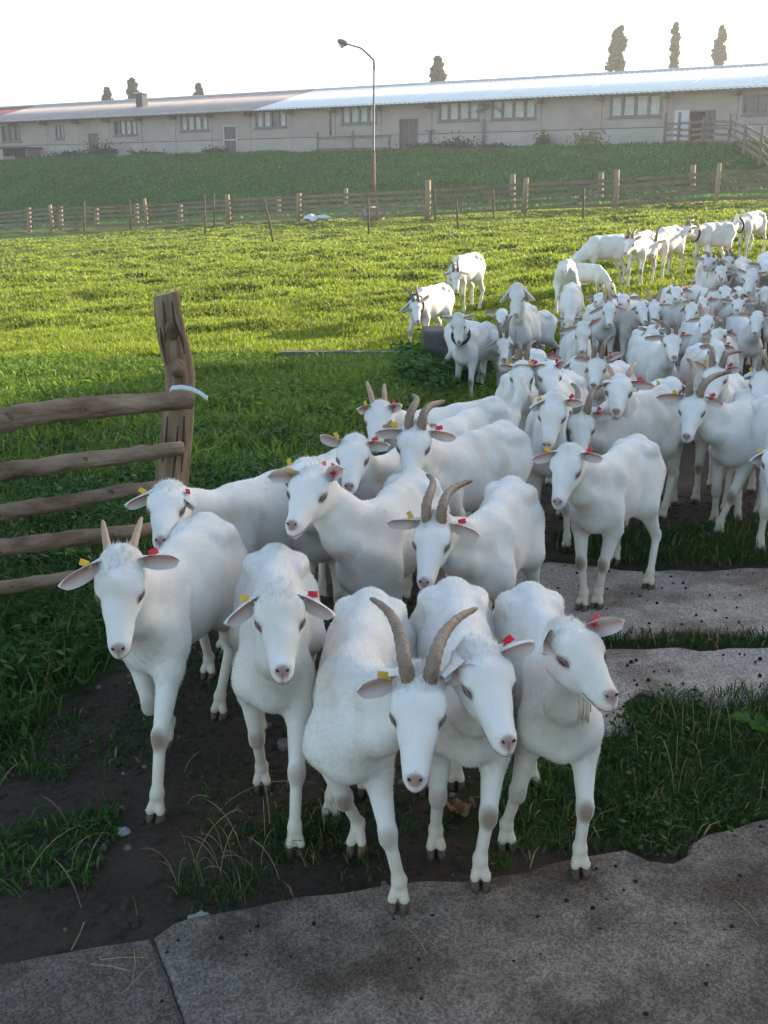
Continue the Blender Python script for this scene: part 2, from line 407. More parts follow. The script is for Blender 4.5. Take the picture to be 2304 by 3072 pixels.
def goat(label, poll, nose, head, s=1.0, fl=None, fr=None, bl=None, br=None, er=None, el=None, hr=None, hl=None, horn=None, hlen=.2,
         res=.012, fat=1.0, collar=False, beard=False, tags=(True, True), tail='low', ph=.76, ff=None, neck=.30, fur=0, hfar=True, dark=0.0,
         dx=0, dy=0, efar=(False, False), hthick=1.0, pollfar=False, nosefar=False, org=None, lift={}, eyes=.6, eo=.05, bz=0, roll=0.0, name='goat'):
    if fat == 1.0: fat = .86 + .2 * ((sum(map(ord, label)) * 7) % 10) / 10
    hd = R(head); f = np.array([math.sin(hd), -math.cos(hd), 0]); lf = np.array([math.cos(hd), math.sin(hd), 0])
    E = np.array([0, 0, EYE])
    pts = {k: (ground(v) if v else None) for k, v in dict(fl=fl, fr=fr, bl=bl, br=br).items()}
    fr_ = [pts[k] for k in ('fl', 'fr') if pts[k] is not None]; bk_ = [pts[k] for k in ('bl', 'br') if pts[k] is not None]
    if org is not None: o = ground(org)
    elif ff is not None: o = ground(ff) - f * .22 * s
    elif fr_ or bk_:
        c = []
        if fr_: c.append(np.mean(fr_, 0) - f * .22 * s)
        if bk_: c.append(np.mean(bk_, 0) + f * .30 * s)
        o = np.mean(c, 0)
    else:
        d = ray(poll); h = ph * s; t = 2; p = E + d * t
        while t < 22 and p[2] - float(terrain(p[0], p[1], False)) > h: t += .05; p = E + d * t
        o = p - f * .38 * s
    o = o + np.array([dx, dy, 0.])
    o[2] = float(terrain(o[0], o[1])) + bz
    Rm = np.stack([f, lf, np.array([0, 0, 1.])], 0)          # world -> local
    loc = lambda P: (Rm @ (np.asarray(P) - o)) / s
    locd = lambda v: Rm @ v
    eye = loc(E)
    root = empty(name, tuple(o), hd - math.pi / 2)
    tag(root, label, 'goat', HERD)
    rr = random.Random(hash(label) % 10007 if False else sum(map(ord, label)))
    # --- head pose
    NB = np.array([.22, 0, .585])
    C, miss = sph(eye, locd(ray(poll)), NB, neck, pollfar)
    N, miss2 = sph(eye, locd(ray(nose)), C, .222 * HK, nosefar)
    if miss > .03 or miss2 > .03: print('POSE', label[:30], 'neck miss %.2f nose miss %.2f' % (miss, miss2))
    if C[2] < .12 or N[2] < .03: print('LOW', label[:30], C, N)
    a = nrm(N - C); up = np.array([0, 0, 1.]);
    if abs(a[2]) > .9: up = nrm(C - NB) + np.array([0, 0, .3])
    yl = nrm(np.cross(up, a)); zl = np.cross(a, yl)
    if roll: c_, s_ = math.cos(R(roll)), math.sin(R(roll)); yl, zl = yl * c_ + zl * s_, zl * c_ - yl * s_
    H = np.stack([a, yl, zl], 0)                            # rows = head axes
    hp = lambda x, y, z: C + (a * x + yl * y + zl * z) * HK
    # --- legs
    g = dict(fl=(.215, .085), fr=(.215, -.085), bl=(-.31, .085), br=(-.31, -.085))
    ph_ = rr.uniform(-1, 1); sw = {'fl': .09 * ph_, 'fr': -.09 * ph_, 'bl': -.08 * ph_, 'br': .08 * ph_}
    hoof = {}
    for k, (x, y) in g.items():
        if pts[k] is not None:
            q = loc(pts[k]); q[0] = np.clip(q[0], x - .24, x + .24); q[1] = np.clip(q[1], y - .11, y + .11)
        else: q = np.array([x + sw[k], y * (1 + rr.uniform(-.15, .15)), 0.])
        wp = o + (f * q[0] + lf * q[1]) * s
        q[2] = (float(terrain(wp[0], wp[1])) + slabtop(wp[0], wp[1]) - o[2]) / s + lift.get(k, 0)
        hoof[k] = q
    # --- field
    allp = np.array([C, N, hp(.24, 0, -.1)] + list(hoof.values()))
    lo = np.minimum(allp.min(0), [-.50, -.23 * fat, 0]) - .09; hi = np.maximum(allp.max(0), [.3, .23 * fat, .82]) + .09
    h = res / s
    Fd = Field(lo, hi, h)
    sy = (1, .72 * fat, 1.0)
    c = Fd.cone
    c((.18, 0, .515), (0, 0, .515), .112, .134, .05, sc=(1, .66 * fat, 1)); c((.19, 0, .45), (.0, 0, .455), .058, .080, .05, sc=(1, .75, 1))
    c((0, 0, .515), (-.18, 0, .51), .136, .146, .05, sc=sy)
    c((-.16, 0, .54), (-.31, 0, .580), .125, .092, .05, sc=(1, .95 * min(fat, 1.05), 1))
    c((.15, 0, .640), (-.05, 0, .645), .045, .042, .05); c((-.05, 0, .645), (-.26, 0, .662), .042, .048, .05); c((-.28, 0, .658), (-.40, 0, .60), .046, .033, .04)
    for sg in (-1, 1):
        c((-.20, .062 * sg, .652), (-.27, .074 * sg, .650), .030, .028, .03); c((-.27, .07 * sg, .645), (-.38, .048 * sg, .60), .030, .028, .03)
        c((.12, .048 * sg, .60), (.205, .064 * sg, .45), .040, .045, .035)
        c((-.03, .05 * sg, .46), (-.15, .06 * sg, .455), .068, .078, .05, sc=sy)
    c((.20, 0, .50), (.245, 0, .425), .075, .042, .05)
    # neck
    th = hp(.02, 0, -.055); nk = hp(-.02, 0, .005)
    mid1 = (np.array([.26, 0, .50]) * .5 + th * .5) + np.array([.0, 0, -.015]); mid2 = (NB + nk) * .5
    c((.20, 0, .48), mid1, .085, .050, .06); c(mid1, th, .050, .038, .04)
    c((.12, 0, .595), mid2, .072, .050, .06); c(mid2, nk, .050, .044, .04)
    # head
    hs = dict(M=H)
    ch = lambda p, q, ra, rb, k, **kw: c(p, q, ra * HK, rb * HK, k, **kw)
    ch(hp(-.015, 0, -.006), hp(.045, 0, .006), .053, .050, .03, sc=(1, 1.10, 1), **hs)
    ch(hp(.05, 0, .004), hp(.11, 0, -.004), .046, .037, .03, sc=(1, 1.10, 1), **hs); ch(hp(.10, 0, -.004), hp(.165, 0, -.010), .036, .0275, .02, sc=(1, 1.08, 1), **hs)
    ch(hp(.12, 0, .000), hp(.198, 0, -.002), .029, .0215, .02, **hs); ch(hp(.195, 0, -.008), hp(.218, 0, -.016), .024, .0185, .012)
    ch(hp(.01, .024, -.045), hp(.08, .018, -.045), .036, .028, .03); ch(hp(.01, -.024, -.045), hp(.08, -.018, -.045), .036, .028, .03)
    ch(hp(.08, 0, -.042), hp(.205, 0, -.036), .032, .0165, .02)
    for sg in (-1, 1):
        ch(hp(.035, .044 * sg, .026), hp(.066, .046 * sg, .022), .018, .013, .018)
        ch(hp(.196, .0115 * sg, -.002), hp(.210, .0095 * sg, .003), .0155, .0125, .008)
        ch(hp(.150, .016 * sg, -.020), hp(.203, .0125 * sg, -.020), .016, .0145, .012)
    # legs
    knees = []
    for k, q in hoof.items():
        sg = 1 if k[1] == 'l' else -1; front = k[0] == 'f'
        lifted = lift.get(k, 0) > 0
        if front:
            fx = q[0] - .215
            el_ = np.array([.18 + fx * .3, .072 * sg, .385]); fe = q + np.array([-.02 if not lifted else -.045, 0, .075 if not lifted else .065])
            kn = two_bone(el_, fe, .165, .135, np.array([1, 0, 0.]))
            c((.20, .058 * sg, .46), el_, .050, .038, .045); c(el_, kn, .038, .0215, .025); c(kn + [.003, 0, .010], kn + [.002, 0, -.012], .0255, .0245, .010); c(kn, fe, .0185, .0165, .012)
            knees.append((kn + np.array([.02, 0, 0]), .035))
        else:
            st = np.array([-.21 + (q[0] + .31) * .35, .095 * sg, .42]); fe = q + np.array([-.02 if not lifted else -.04, 0, .075])
            kn = two_bone(st, fe, .22, .175, np.array([-1, 0, .2]))
            c((-.29, .06 * sg, .54), st, .078, .060, .05); c(st, kn, .050, .021, .035); c(kn + [-.014, 0, .018], kn, .019, .022, .012); c(kn, fe, .0185, .0165, .012)
        c(fe, fe + [.004, 0, -.004], .0215, .0215, .010)
        for s2 in (-1, 1):
            c(fe + [0, .004 * s2, -.01], q + np.array([0, .0155 * s2, .030]), .0140, .0140, .003)
        m = Matrix.Rotation(rr.uniform(-.2, .2), 4, 'Z')
    # tail
    if tail == 'up': c((-.40, 0, .62), (-.45, .01, .72), .028, .03, .03); c((-.45, .01, .72), (-.43, .02, .80), .03, .014, .03)
    else: c((-.40, 0, .62), (-.45, 0, .585), .026, .024, .03); c((-.45, 0, .585), (-.47, 0, .52), .022, .010, .02)
    V, F = Fd.mesh(); Nn = vnormals(V, F)
    # --- coat colours: ivory, evenly darker by dark, pink nose and eye rims, brown knees, stained patches
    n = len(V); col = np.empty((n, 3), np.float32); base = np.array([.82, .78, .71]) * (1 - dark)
    col[:] = base
    hl_ = (V - C) @ H.T / HK
    def mixc(m, cc):
        m = np.clip(m, 0, 1)[:, None]; col[:] = col * (1 - m) + np.array(cc, np.float32) * m
    blot = fbm(V[:, 0] * 9 + rr.random() * 50, V[:, 2] * 9 + V[:, 1] * 6)
    mixc(sst(.60, .78, blot) * .35, (.62, .52, .36))
    mixc(sst(.32, .0, V[:, 2]) * .28 if False else (1 - sst(.02, .32, V[:, 2])) * .62, (.58, .46, .28))
    for kp, kr in knees:
        dd = np.linalg.norm((V - kp) * [1, 1, .7], axis=1); mixc((1 - sst(kr * .35, kr, dd)) * rr.choice([.45, .65, .85]), (.24, .145, .07))
    dn = np.linalg.norm((hl_ - [.224, 0, .008]) * [1, .95, 1.0], axis=1); mixc((1 - sst(.012, .023, dn)) * rr.uniform(.7, .95), (.34, .175, .15)); mixc((1 - sst(.001, .004, np.abs(hl_[:, 1]))) * (hl_[:, 0] > .215) * (hl_[:, 2] < .008) * .6, (.22, .11, .1))
    dl = np.linalg.norm((hl_ - [.215, 0, -.035]) * [.8, .7, 1.6], axis=1); mixc((1 - sst(.02, .04, dl)) * .35, (.6, .38, .33))
    for sg in (-1, 1):
        de = np.linalg.norm((hl_ - [.076, .054 * sg, .008]) * [.75, 1, 1.3], axis=1); mixc((1 - sst(.012, .026, de)) * .9, (.20, .12, .10))
    pt = (rr.uniform(.05, .2), rr.choice([-1, 1]) * .13, rr.uniform(.42, .6)); dp = np.linalg.norm(V - pt, axis=1); mixc((1 - sst(.02, .06, dp)) * (rr.choice([0, .3, .5]) if res < .01 else 0), (.55, .42, .26))
    me = npmesh('body', V * s, F, MATS['coat'], True, col)
    obj('body', me, root)
    # --- fur
    if fur:
        pool = np.arange(n); zc = V[:, 2]; keep = rng.random(n) < np.where(zc > .34, 1, .25)
        inhead = (np.linalg.norm(hl_ - [.12, 0, 0], axis=1) < .13) & (hl_[:, 0] > .03); keep &= (~inhead) | (rng.random(n) < .5)
        pool = pool[keep]; pick = rng.choice(pool, fur)
        p = V[pick] + rng.normal(0, h * .45, (fur, 3)); nn = Nn[pick]; p = p - nn * (((p - V[pick]) * nn).sum(1))[:, None]
        back = np.tile(np.array([-1., 0, -.45]), (fur, 1)) + rng.normal(0, .13, (fur, 3))
        headm = np.linalg.norm(hl_[pick] - [.08, 0, 0], axis=1) < .17
        back[headm] = -a + rng.normal(0, .2, (headm.sum(), 3))
        back -= nn * (back * nn).sum(1)[:, None]; back /= np.linalg.norm(back, axis=1, keepdims=True) + 1e-6
        lift_ = rng.uniform(.08, .42, fur)[:, None]
        d = back + nn * lift_; d /= np.linalg.norm(d, axis=1, keepdims=True)
        ln = rng.uniform(.007, .016, fur); ln = np.where(nn[:, 2] > .6, ln * 1.15, ln); ln = np.where(headm, ln * .5, ln); tuft = headm & (hl_[pick][:, 0] < .045) & (hl_[pick][:, 2] > .025); ln = np.where(tuft, ln * 2.4, ln); d[tuft] = d[tuft] * .7 + nn[tuft] * .08 + rng.normal(0, .25, (int(tuft.sum()), 3)); d /= np.linalg.norm(d, axis=1, keepdims=True); ln = np.where(p[:, 2] < .34, ln * .45, ln)
        if tail == 'up': ln = np.where(p[:, 0] < -.41, ln * 2.2, ln)
        side = np.cross(d, nn); side /= np.linalg.norm(side, axis=1, keepdims=True) + 1e-6
        wd = .0009 * rng.uniform(.7, 1.4, fur)[:, None] * (1.5 if res > .008 else 1)
        p = p - nn * .001
        P = np.stack([p - side * wd, p + side * wd, p + d * ln[:, None]], 1).reshape(-1, 3)
        cc = (col[pick] * rng.uniform(.84, 1.08, (fur, 1))).repeat(3, 0)
        obj('coat_fur', npmesh('coat_fur', P * s, np.arange(fur * 3).reshape(-1, 3), MATS['fur'], True, cc, nn.repeat(3, 0)), root)['kind'] = 'stuff'
    Vs = lambda v: Vector([float(x) * s for x in v])
    # --- hooves
    for k, q in hoof.items():
        m = MB(); lf_ = lift.get(k, 0) > 0
        for s2 in (-1, 1):
            y0 = q[1] + .0155 * s2; w_ = .0115; x0, x1 = q[0] - .022, q[0] + .032
            ring = lambda z, sh: [(x0 + sh * .3, y0 - w_, z), (x1 - .016 - sh, y0 - w_, z), (x1 - sh, y0 - w_ * .15 * s2 - .002 * s2, z), (x1 - .016 - sh, y0 + w_, z), (x0 + sh * .3, y0 + w_, z)]
            lowz = q[2] - .004
            vs = [Vs(v) for v in ring(lowz, 0) + ring(q[2] + .011, .005) + ring(q[2] + .022, .014)]
            fs = [tuple(range(5))[::-1], tuple(range(10, 15))] + [(i + 5 * r_, (i + 1) % 5 + 5 * r_, (i + 1) % 5 + 5 * r_ + 5, i + 5 * r_ + 5) for r_ in (0, 1) for i in range(5)]
            m.add(vs, fs)
        m.build('hoof', MATS['hoof'], root, True)
    # --- ears
    def ear(sg, px, far, tg):
        base = hp(-.020, .044 * sg, .014)
        if px is not None:
            rd_ = nrm(locd(ray(px))); oc_ = base - eye; d0 = np.linalg.norm(oc_ - rd_ * (oc_ @ rd_)); L_ = float(np.clip(d0 * 1.05, .105, .165)); tip, ms = sph(eye, rd_, base, L_, far); dr = nrm(tip - base)
            if ms: dd = ms; 
        else: dr = nrm(a * rr.uniform(-.1, .25) + yl * sg + zl * rr.uniform(-.05, .25)); L_ = .14
        nf = a * .75 + zl * eo; nf = nrm(nf - dr * (nf @ dr)); sd_ = np.cross(dr, nf)
        nu, nv = 10, 7; vs = []; cs = []; ins_ = []
        for layer in (0, 1):
            for i in range(nu):
                t = i / (nu - 1); wd = .0235 * (.55 + .45 * float(sst(0, .5, t))) * math.sqrt(max(0, 1 - max(0, (t - .5) / .5) ** 2.6)) + .0008
                cup = .026 * (1 - t) ** .6 + .008
                for j in range(nv):
                    u = (j / (nv - 1)) * 2 - 1
                    p = base + dr * (L_ * t) + sd_ * (wd * u) + nf * (cup * (abs(u) ** 1.7 - .6) + .012 * math.sin(t * 2.5)) - nf * (.004 * layer * (1 - abs(u) ** 3))
                    p = p + np.array([0, 0, -.012 * t * t])
                    vs.append(Vs(p)); e_ = max(0, 1 - abs(u) * 1.15)
                    if layer == 0: cs.append(np.array([.50, .29, .25]) * e_ + np.array([.74, .68, .62]) * (1 - e_))
                    else: cs.append(base_c)
        nn_ = nu * nv; fs = []
        for i in range(nu - 1):
            for j in range(nv - 1):
                q_ = i * nv + j; A_ = (q_, q_ + 1, q_ + nv + 1, q_ + nv); fs.append(A_); fs.append(tuple(x + nn_ for x in A_[::-1]))
        for i in range(nu - 1):
            for j in (0, nv - 1):
                q_ = i * nv + j; fs.append((q_, q_ + nv, q_ + nv + nn_, q_ + nn_))
        me_ = npmesh('ear', np.array(vs), np.array(fs), MATS['ear'], True, np.array(cs, np.float32))
        obj('ear', me_, root)
        if tg:
            cpos = base + dr * (L_ * .36); upn = np.array([0, 0, 1.]); upn = nrm(upn - dr * (upn @ dr)); tw = nrm(dr * rr.uniform(.3, 1) + upn * rr.uniform(-.1, .9)); nn2 = nrm(np.cross(tw, nf + .4 * upn)); n3 = np.cross(tw, nn2)
            Mx = Matrix((tw, nn2, n3)).transposed()
            b = MB(); pc = cpos + upn * .022 - nf * .0; b.box(Vs(pc + tw * .004 - upn * .006), (.027 * s, .017 * s, .003 * s), Mx)
            b.box(Vs(cpos + upn * .010 - tw * .009), (.008 * s, .008 * s, .018 * s), Mx)
            b.build('ear_tag', MATS['tag_yellow' if sg < 0 else 'tag_red'], root)
    base_c = base * .98
    ear(-1, er, efar[0], tags[0]); ear(1, el, efar[1], tags[1])
    # --- horns
    if horn:
        for sg, px in ((-1, hr), (1, hl)):
            b0 = hp(-.005, .023 * sg, .036)
            if px is not None: tip, _ = sph(eye, locd(ray(px)), b0, hlen, hfar)
            else:
                tip = b0 + nrm(zl * .9 - a * (.75 if horn == 'curved' else .35) + yl * sg * .35) * hlen
            ax_ = tip - b0
            st = nrm(zl * 1.0 + a * .12 + yl * .10 * sg)
            if horn == 'straight': p1 = b0 + ax_ * .33 + st * hlen * .05; p2 = b0 + ax_ * .66 + st * hlen * .04
            else: p1 = b0 + st * hlen * .46; p2 = tip - nrm(ax_ * .55 / hlen - a * .30 + yl * .75 * sg - zl * .25) * hlen * .36
            K = 26 if res < .01 else 12; pp = []; rd = []
            for i in range(K):
                t = i / (K - 1); pp.append(Vs(BEZ(b0 - st * .015, p1, p2, tip, t)))
                r0 = (.0195 if horn == 'curved' else .0155) * hthick
                rd.append(s * r0 * ((1 - t) ** .5 * .76 + .24) * (1 + (.08 if res < .01 else .0) * math.sin(i * 2.4)))
            MB().tube(pp, rd, 8 if res < .01 else 6, True, ell=1.12).build('horn', MATS['horn' if horn == 'curved' else 'young_horn'], root, True)
    # --- eyes, nostrils, mouth
    for sg in (-1, 1):
        b = MB(); c0 = hp(.074, .0500 * sg, .008); ra = .0155 * HK
        for i in range(1, 1): pass
        vs = []; fs = []; nu, nv = 6, 10
        for i in range(nu + 1):
            th_ = math.pi * i / nu
            for j in range(nv):
                p_ = 2 * math.pi * j / nv
                vs.append(Vs(c0 + a * ra * 1.15 * math.cos(th_) + yl * ra * .62 * math.sin(th_) * math.cos(p_) + zl * ra * eyes * 1.1 * math.sin(th_) * math.sin(p_)))
        fs = [(i * nv + j, i * nv + (j + 1) % nv, (i + 1) * nv + (j + 1) % nv, (i + 1) * nv + j) for i in range(nu) for j in range(nv)]
        b.add(vs, fs); e = b.build('eye', MATS['eye'], root, True)
        if res < .013:
            b = MB(); cpu = c0 + yl * sg * ra * .60; b.box(Vs(cpu), (.011 * s, .003 * s, .0042 * s), Matrix((a, yl, zl)).transposed()); b.build('pupil', MATS['pupil'], e)
            b = MB()
            pts_ = [hp(.052, .0530 * sg, .006), hp(.062, .0590 * sg, .0135), hp(.074, .0600 * sg, .0165), hp(.087, .0550 * sg, .013), hp(.097, .046 * sg, .005)]
            b.tube([Vs(x) for x in pts_], [.0015 * s, .0032 * s, .004 * s, .0035 * s, .0015 * s], 6); b.build('eyelid', MATS['lid'], root, True)
        b = MB(); c1 = hp(.2205, .0115 * sg, .0095); vs = []
        for i in range(4):
            th_ = math.pi * i / 3
            for j in range(6):
                p_ = 2 * math.pi * j / 6
                vs.append(Vs(c1 + (a * .2 + yl * sg * .6 + zl * .55) * .0085 * math.cos(th_) + (a) * .005 * math.sin(th_) * math.cos(p_) + (zl * .6 - yl * sg * .5) * .0035 * math.sin(th_) * math.sin(p_)))
        b.add(vs, [(i * 6 + j, i * 6 + (j + 1) % 6, (i + 1) * 6 + (j + 1) % 6, (i + 1) * 6 + j) for i in range(3) for j in range(6)]); b.build('nostril', MATS['nostril'], root, True)
    if res < .013:
        b = MB(); ml = []
        for t in np.linspace(-1, 1, 13):
            x_ = .232 - .075 * abs(t) ** 1.5; y_ = .031 * math.sin(t * 1.45) if abs(t) < 1.1 else 0; z_ = -.030 - .003 * abs(t)
            w0 = np.array([x_, y_ * .8, z_ + .004]); ml.append(w0)
        VS = hl_; near = np.where(hl_[:, 0] > .1)[0]; out = []
        for w0 in ml:   # seat the mouth line on the skin
            dirv = nrm(np.array([.35 if abs(w0[1]) > .02 else 1., w0[1] * 28, -.15])); o3 = np.array([.17, 0, -.028])
            tgt = nrm(w0 - o3); rel = hl_[near] - o3; pr = rel @ tgt; perp = np.linalg.norm(rel - pr[:, None] * tgt, axis=1) - (pr > 0) * 0
            ok = pr > 0
            i_ = near[ok][np.argmin(perp[ok])] if ok.any() else near[0]
            out.append(hp(*(hl_[i_] + tgt * .0002)))
        b.tube([Vs(x) for x in out], .0019 * s, 5); b.build('mouth', MATS['lip'], root, True)
    if beard:
        b = MB()
        for i in range(26 if res < .013 else 10):
            b0 = hp(.10 + rr.uniform(-.02, .02), rr.uniform(-.012, .012), -.065); L_ = rr.uniform(.06, .12) * (1 if beard is True else beard)
            e1 = b0 + np.array([rr.uniform(-.02, .02), rr.uniform(-.015, .015), -L_]); b.tube([Vs(b0), Vs((b0 + e1) / 2 + a * .005), Vs(e1)], [.005 * s, .004 * s, .0008 * s], 4)
        b.build('beard', MATS['beard'], root, True)
    if collar:
        cc_ = mid1 * .5 + mid2 * .5; ax_ = nrm(nk - NB); u_ = nrm(np.cross(ax_, yl)); v_ = np.cross(ax_, u_)
        pts_ = [Vs(cc_ + u_ * .108 * math.cos(t) + v_ * .078 * math.sin(t)) for t in np.linspace(0, 2 * math.pi, 19)]
        MB().tube(pts_, .014 * s, 6).build('collar', MATS['collar'], root, True)
    return root
mat('lid', (.22, .14, .12), .8)
mat('beard', (.66, .58, .44), .8)
# ---------------------------------------------------------------- ground sheet
def inpoly(px, py, poly):
    px = np.asarray(px); py = np.asarray(py); c = np.zeros(px.shape, bool); n = len(poly)
    for i in range(n):
        x1, y1 = poly[i]; x2, y2 = poly[(i + 1) % n]
        if y1 == y2: continue
        c ^= ((y1 > py) != (y2 > py)) & (px < (x2 - x1) * (py - y1) / (y2 - y1) + x1)
    return c
def gpoly(pts): return [tuple(ground(D(*p))[:2]) for p in pts]
# all areas are polygons ON THE GROUND (world x, y)
SOIL = gpoly([(-200, 1760), (60, 1640), (150, 1520), (260, 1440), (430, 1300), (560, 1190), (700, 1090), (800, 1000), (930, 930), (1060, 880), (1110, 810), (1200, 750), (1320, 700), (1400, 650), (1470, 622), (1560, 596), (1659, 560), (1900, 545), (2400, 700), (2400, 1230), (1659, 1235), (1200, 1215), (1180, 1300), (1240, 1480), (1230, 1640), (1080, 1680), (1060, 1905), (640, 1955), (-200, 2130)])
PATHDRY = gpoly([(1390, 628), (1560, 596), (1640, 552), (1900, 520), (2300, 560), (2000, 640), (1659, 640), (1500, 650)])
GR_RIGHT = gpoly([(1225, 1640), (1330, 1592), (1372, 1520), (1480, 1512), (1660, 1490), (2300, 1440), (2500, 1900), (1659, 1780), (1545, 1800), (1490, 1858), (1400, 1872), (1330, 1850), (1240, 1858), (1235, 1760)])
GR_STRIP1 = gpoly([(1195, 1160), (1420, 1150), (1659, 1130), (2300, 1120), (2300, 1220), (1659, 1222), (1450, 1226), (1200, 1200)])
GR_STRIP2 = gpoly([(1225, 1385), (1330, 1374), (1659, 1380), (2300, 1380), (2300, 1404), (1659, 1405), (1400, 1398), (1230, 1410)])
GR_LEFT = gpoly([(-400, 1730), (-10, 1660), (90, 1560), (150, 1480), (255, 1430), (330, 1330), (430, 1280), (540, 1180), (620, 1120), (760, 1040), (800, 960), (980, 900), (1080, 870), (1110, 800), (1150, 760), (985, 745), (700, 742), (300, 750), (-900, 770)])
GR_TUFT = gpoly([(380, 1930), (400, 1870), (520, 1800), (640, 1765), (760, 1780), (800, 1850), (790, 1915), (640, 1950), (480, 1985)])
GR_MID = gpoly([(1050, 1890), (1060, 1720), (1120, 1660), (1230, 1650), (1240, 1850), (1150, 1880)])
GR_SPOTS = gpoly([(-50, 2060), (-50, 1620), (120, 1560), (200, 1640), (260, 1760), (200, 1960), (60, 2060)])
GR_LAMPWEED = gpoly([(880, 790), (960, 745), (1010, 760), (1020, 850), (900, 880)])
SLAB1 = [(-150, 2110), (-20, 2092), (90, 2072), (200, 2052), (318, 2034), (375, 2008), (430, 1992), (520, 1978), (640, 1951), (740, 1938), (833, 1922), (930, 1918), (1000, 1915), (1063, 1903), (1140, 1893), (1235, 1868), (1300, 1855), (1345, 1850), (1400, 1872), (1450, 1874), (1484, 1858), (1487, 1838), (1520, 1815), (1600, 1800), (1659, 1780), (1760, 1770), (1900, 1780)]
SLAB2 = [(1120, 1225), (1180, 1216), (1280, 1228), (1400, 1240), (1520, 1238), (1659, 1232), (1900, 1236), (2300, 1240), (2300, 1372), (1900, 1370), (1659, 1374), (1500, 1370), (1400, 1380), (1300, 1378), (1220, 1392), (1150, 1385), (1110, 1320)]
SLAB3 = [(1180, 1420), (1260, 1408), (1400, 1404), (1550, 1410), (1659, 1404), (2300, 1400), (2300, 1480), (1720, 1490), (1659, 1505), (1600, 1520), (1545, 1532), (1450, 1520), (1385, 1500), (1352, 1520), (1372, 1560), (1350, 1592), (1280, 1600), (1225, 1612), (1180, 1600)]
def soilmask(x, y):
    j = (fbm(x * 3, y * 3) - .5) * .35
    m = inpoly(x + j, y - j, SOIL) & ~inpoly(x, y, GR_TUFT)
    near = (y < 2.6) & (x > -6)
    return np.maximum(m, near).astype(float)
ny = 470; nxx = 300
yy = np.concatenate([np.linspace(-12, .6, 25), np.linspace(.65, 9, 190), 9 * (75 / 9) ** np.linspace(.006, 1, 215), 75 * (270 / 75) ** np.linspace(.05, 1, 40)])
tt = np.linspace(-1, 1, nxx); tt = np.sign(tt) * np.abs(tt) ** 1.25
Y = np.repeat(yy[:, None], nxx, 1); X = tt[None, :] * np.minimum(3 + .75 * np.clip(Y, 0, None), 185)
Zg = terrain(X, Y)
sm = soilmask(X, Y); dry = inpoly(X, Y, PATHDRY)
gc = np.zeros(X.shape + (3,))
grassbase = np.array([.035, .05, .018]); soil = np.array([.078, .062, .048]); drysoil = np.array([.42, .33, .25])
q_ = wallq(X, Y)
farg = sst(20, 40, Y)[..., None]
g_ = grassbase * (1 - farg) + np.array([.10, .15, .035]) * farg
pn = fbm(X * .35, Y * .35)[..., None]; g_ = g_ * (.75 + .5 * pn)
gc = g_ * (1 - sm[..., None]) + soil * sm[..., None]
gc = np.where(dry[..., None], drysoil, gc)
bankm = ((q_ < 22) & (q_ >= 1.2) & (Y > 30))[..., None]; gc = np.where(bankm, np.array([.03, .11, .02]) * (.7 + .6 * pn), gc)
ditch = ((np.abs(Y - 11.42) < .34) & (X < 1.2))[..., None]; gc = np.where(ditch, np.array([.05, .04, .025]), gc)
wornq = ((q_ < 1.2) & (Y > 30))[..., None]; gc = np.where(wornq, np.array([.16, .14, .1]), gc)
nyy = len(yy)
ii = np.arange(nyy - 1)[:, None] * nxx + np.arange(nxx - 1)[None, :]
F = np.stack([ii, ii + 1, ii + nxx + 1, ii + nxx], -1).reshape(-1, 4)
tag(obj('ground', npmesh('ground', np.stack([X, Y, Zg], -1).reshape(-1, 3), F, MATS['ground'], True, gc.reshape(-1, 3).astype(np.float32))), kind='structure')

def slab(name, pts, top, m, back=None, jitter=.012):
    P = [np.array(ground(D(*p))[:2]) for p in pts]
    if back: P += [np.array(b, float) for b in back]
    Q = []
    for i in range(len(P)):
        a, b = P[i], P[(i + 1) % len(P)]; n = max(1, int(np.linalg.norm(b - a) / .05)) if np.linalg.norm(b - a) < 1.6 else 6
        for k in range(n): 
            p = a + (b - a) * k / n; Q.append(p + (np.array([vnoise(p[0] * 9, p[1] * 9), vnoise(p[0] * 9 + 40, p[1] * 9)]) - .5) * 2 * jitter * 2)
    bm = __import__('bmesh').new()
    vs = [bm.verts.new((p[0], p[1], top)) for p in Q]; f = bm.faces.new(vs)
    if f.normal.z < 0: f.normal_flip()
    bm.normal_update()
    r_ = __import__('bmesh').ops.inset_individual(bm, faces=[f], thickness=.012, depth=.0)
    for v in vs: v.co.z -= .010
    ext = __import__('bmesh').ops.extrude_edge_only(bm, edges=[e for e in bm.edges if e.is_boundary])
    for v in ext['geom']:
        if isinstance(v, __import__('bmesh').types.BMVert): v.co.z = -.08
    __import__('bmesh').ops.recalc_face_normals(bm, faces=bm.faces)
    me = bpy.data.meshes.new(name); bm.to_mesh(me); bm.free(); me.materials.append(m)
    return tag(obj(name, me), kind='structure')
JT = [(322, 2040), (352, 2085), (372, 2130), (396, 2212), (440, 2420)]
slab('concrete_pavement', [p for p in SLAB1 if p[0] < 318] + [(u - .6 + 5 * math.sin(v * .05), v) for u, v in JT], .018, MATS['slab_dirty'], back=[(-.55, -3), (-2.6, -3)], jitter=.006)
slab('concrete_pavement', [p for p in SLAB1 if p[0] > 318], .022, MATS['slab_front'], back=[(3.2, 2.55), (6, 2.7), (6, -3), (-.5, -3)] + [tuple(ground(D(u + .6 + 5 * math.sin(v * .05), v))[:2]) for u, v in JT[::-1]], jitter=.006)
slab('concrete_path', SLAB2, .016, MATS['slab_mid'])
slab('concrete_path', SLAB3, .014, MATS['slab_mid'])
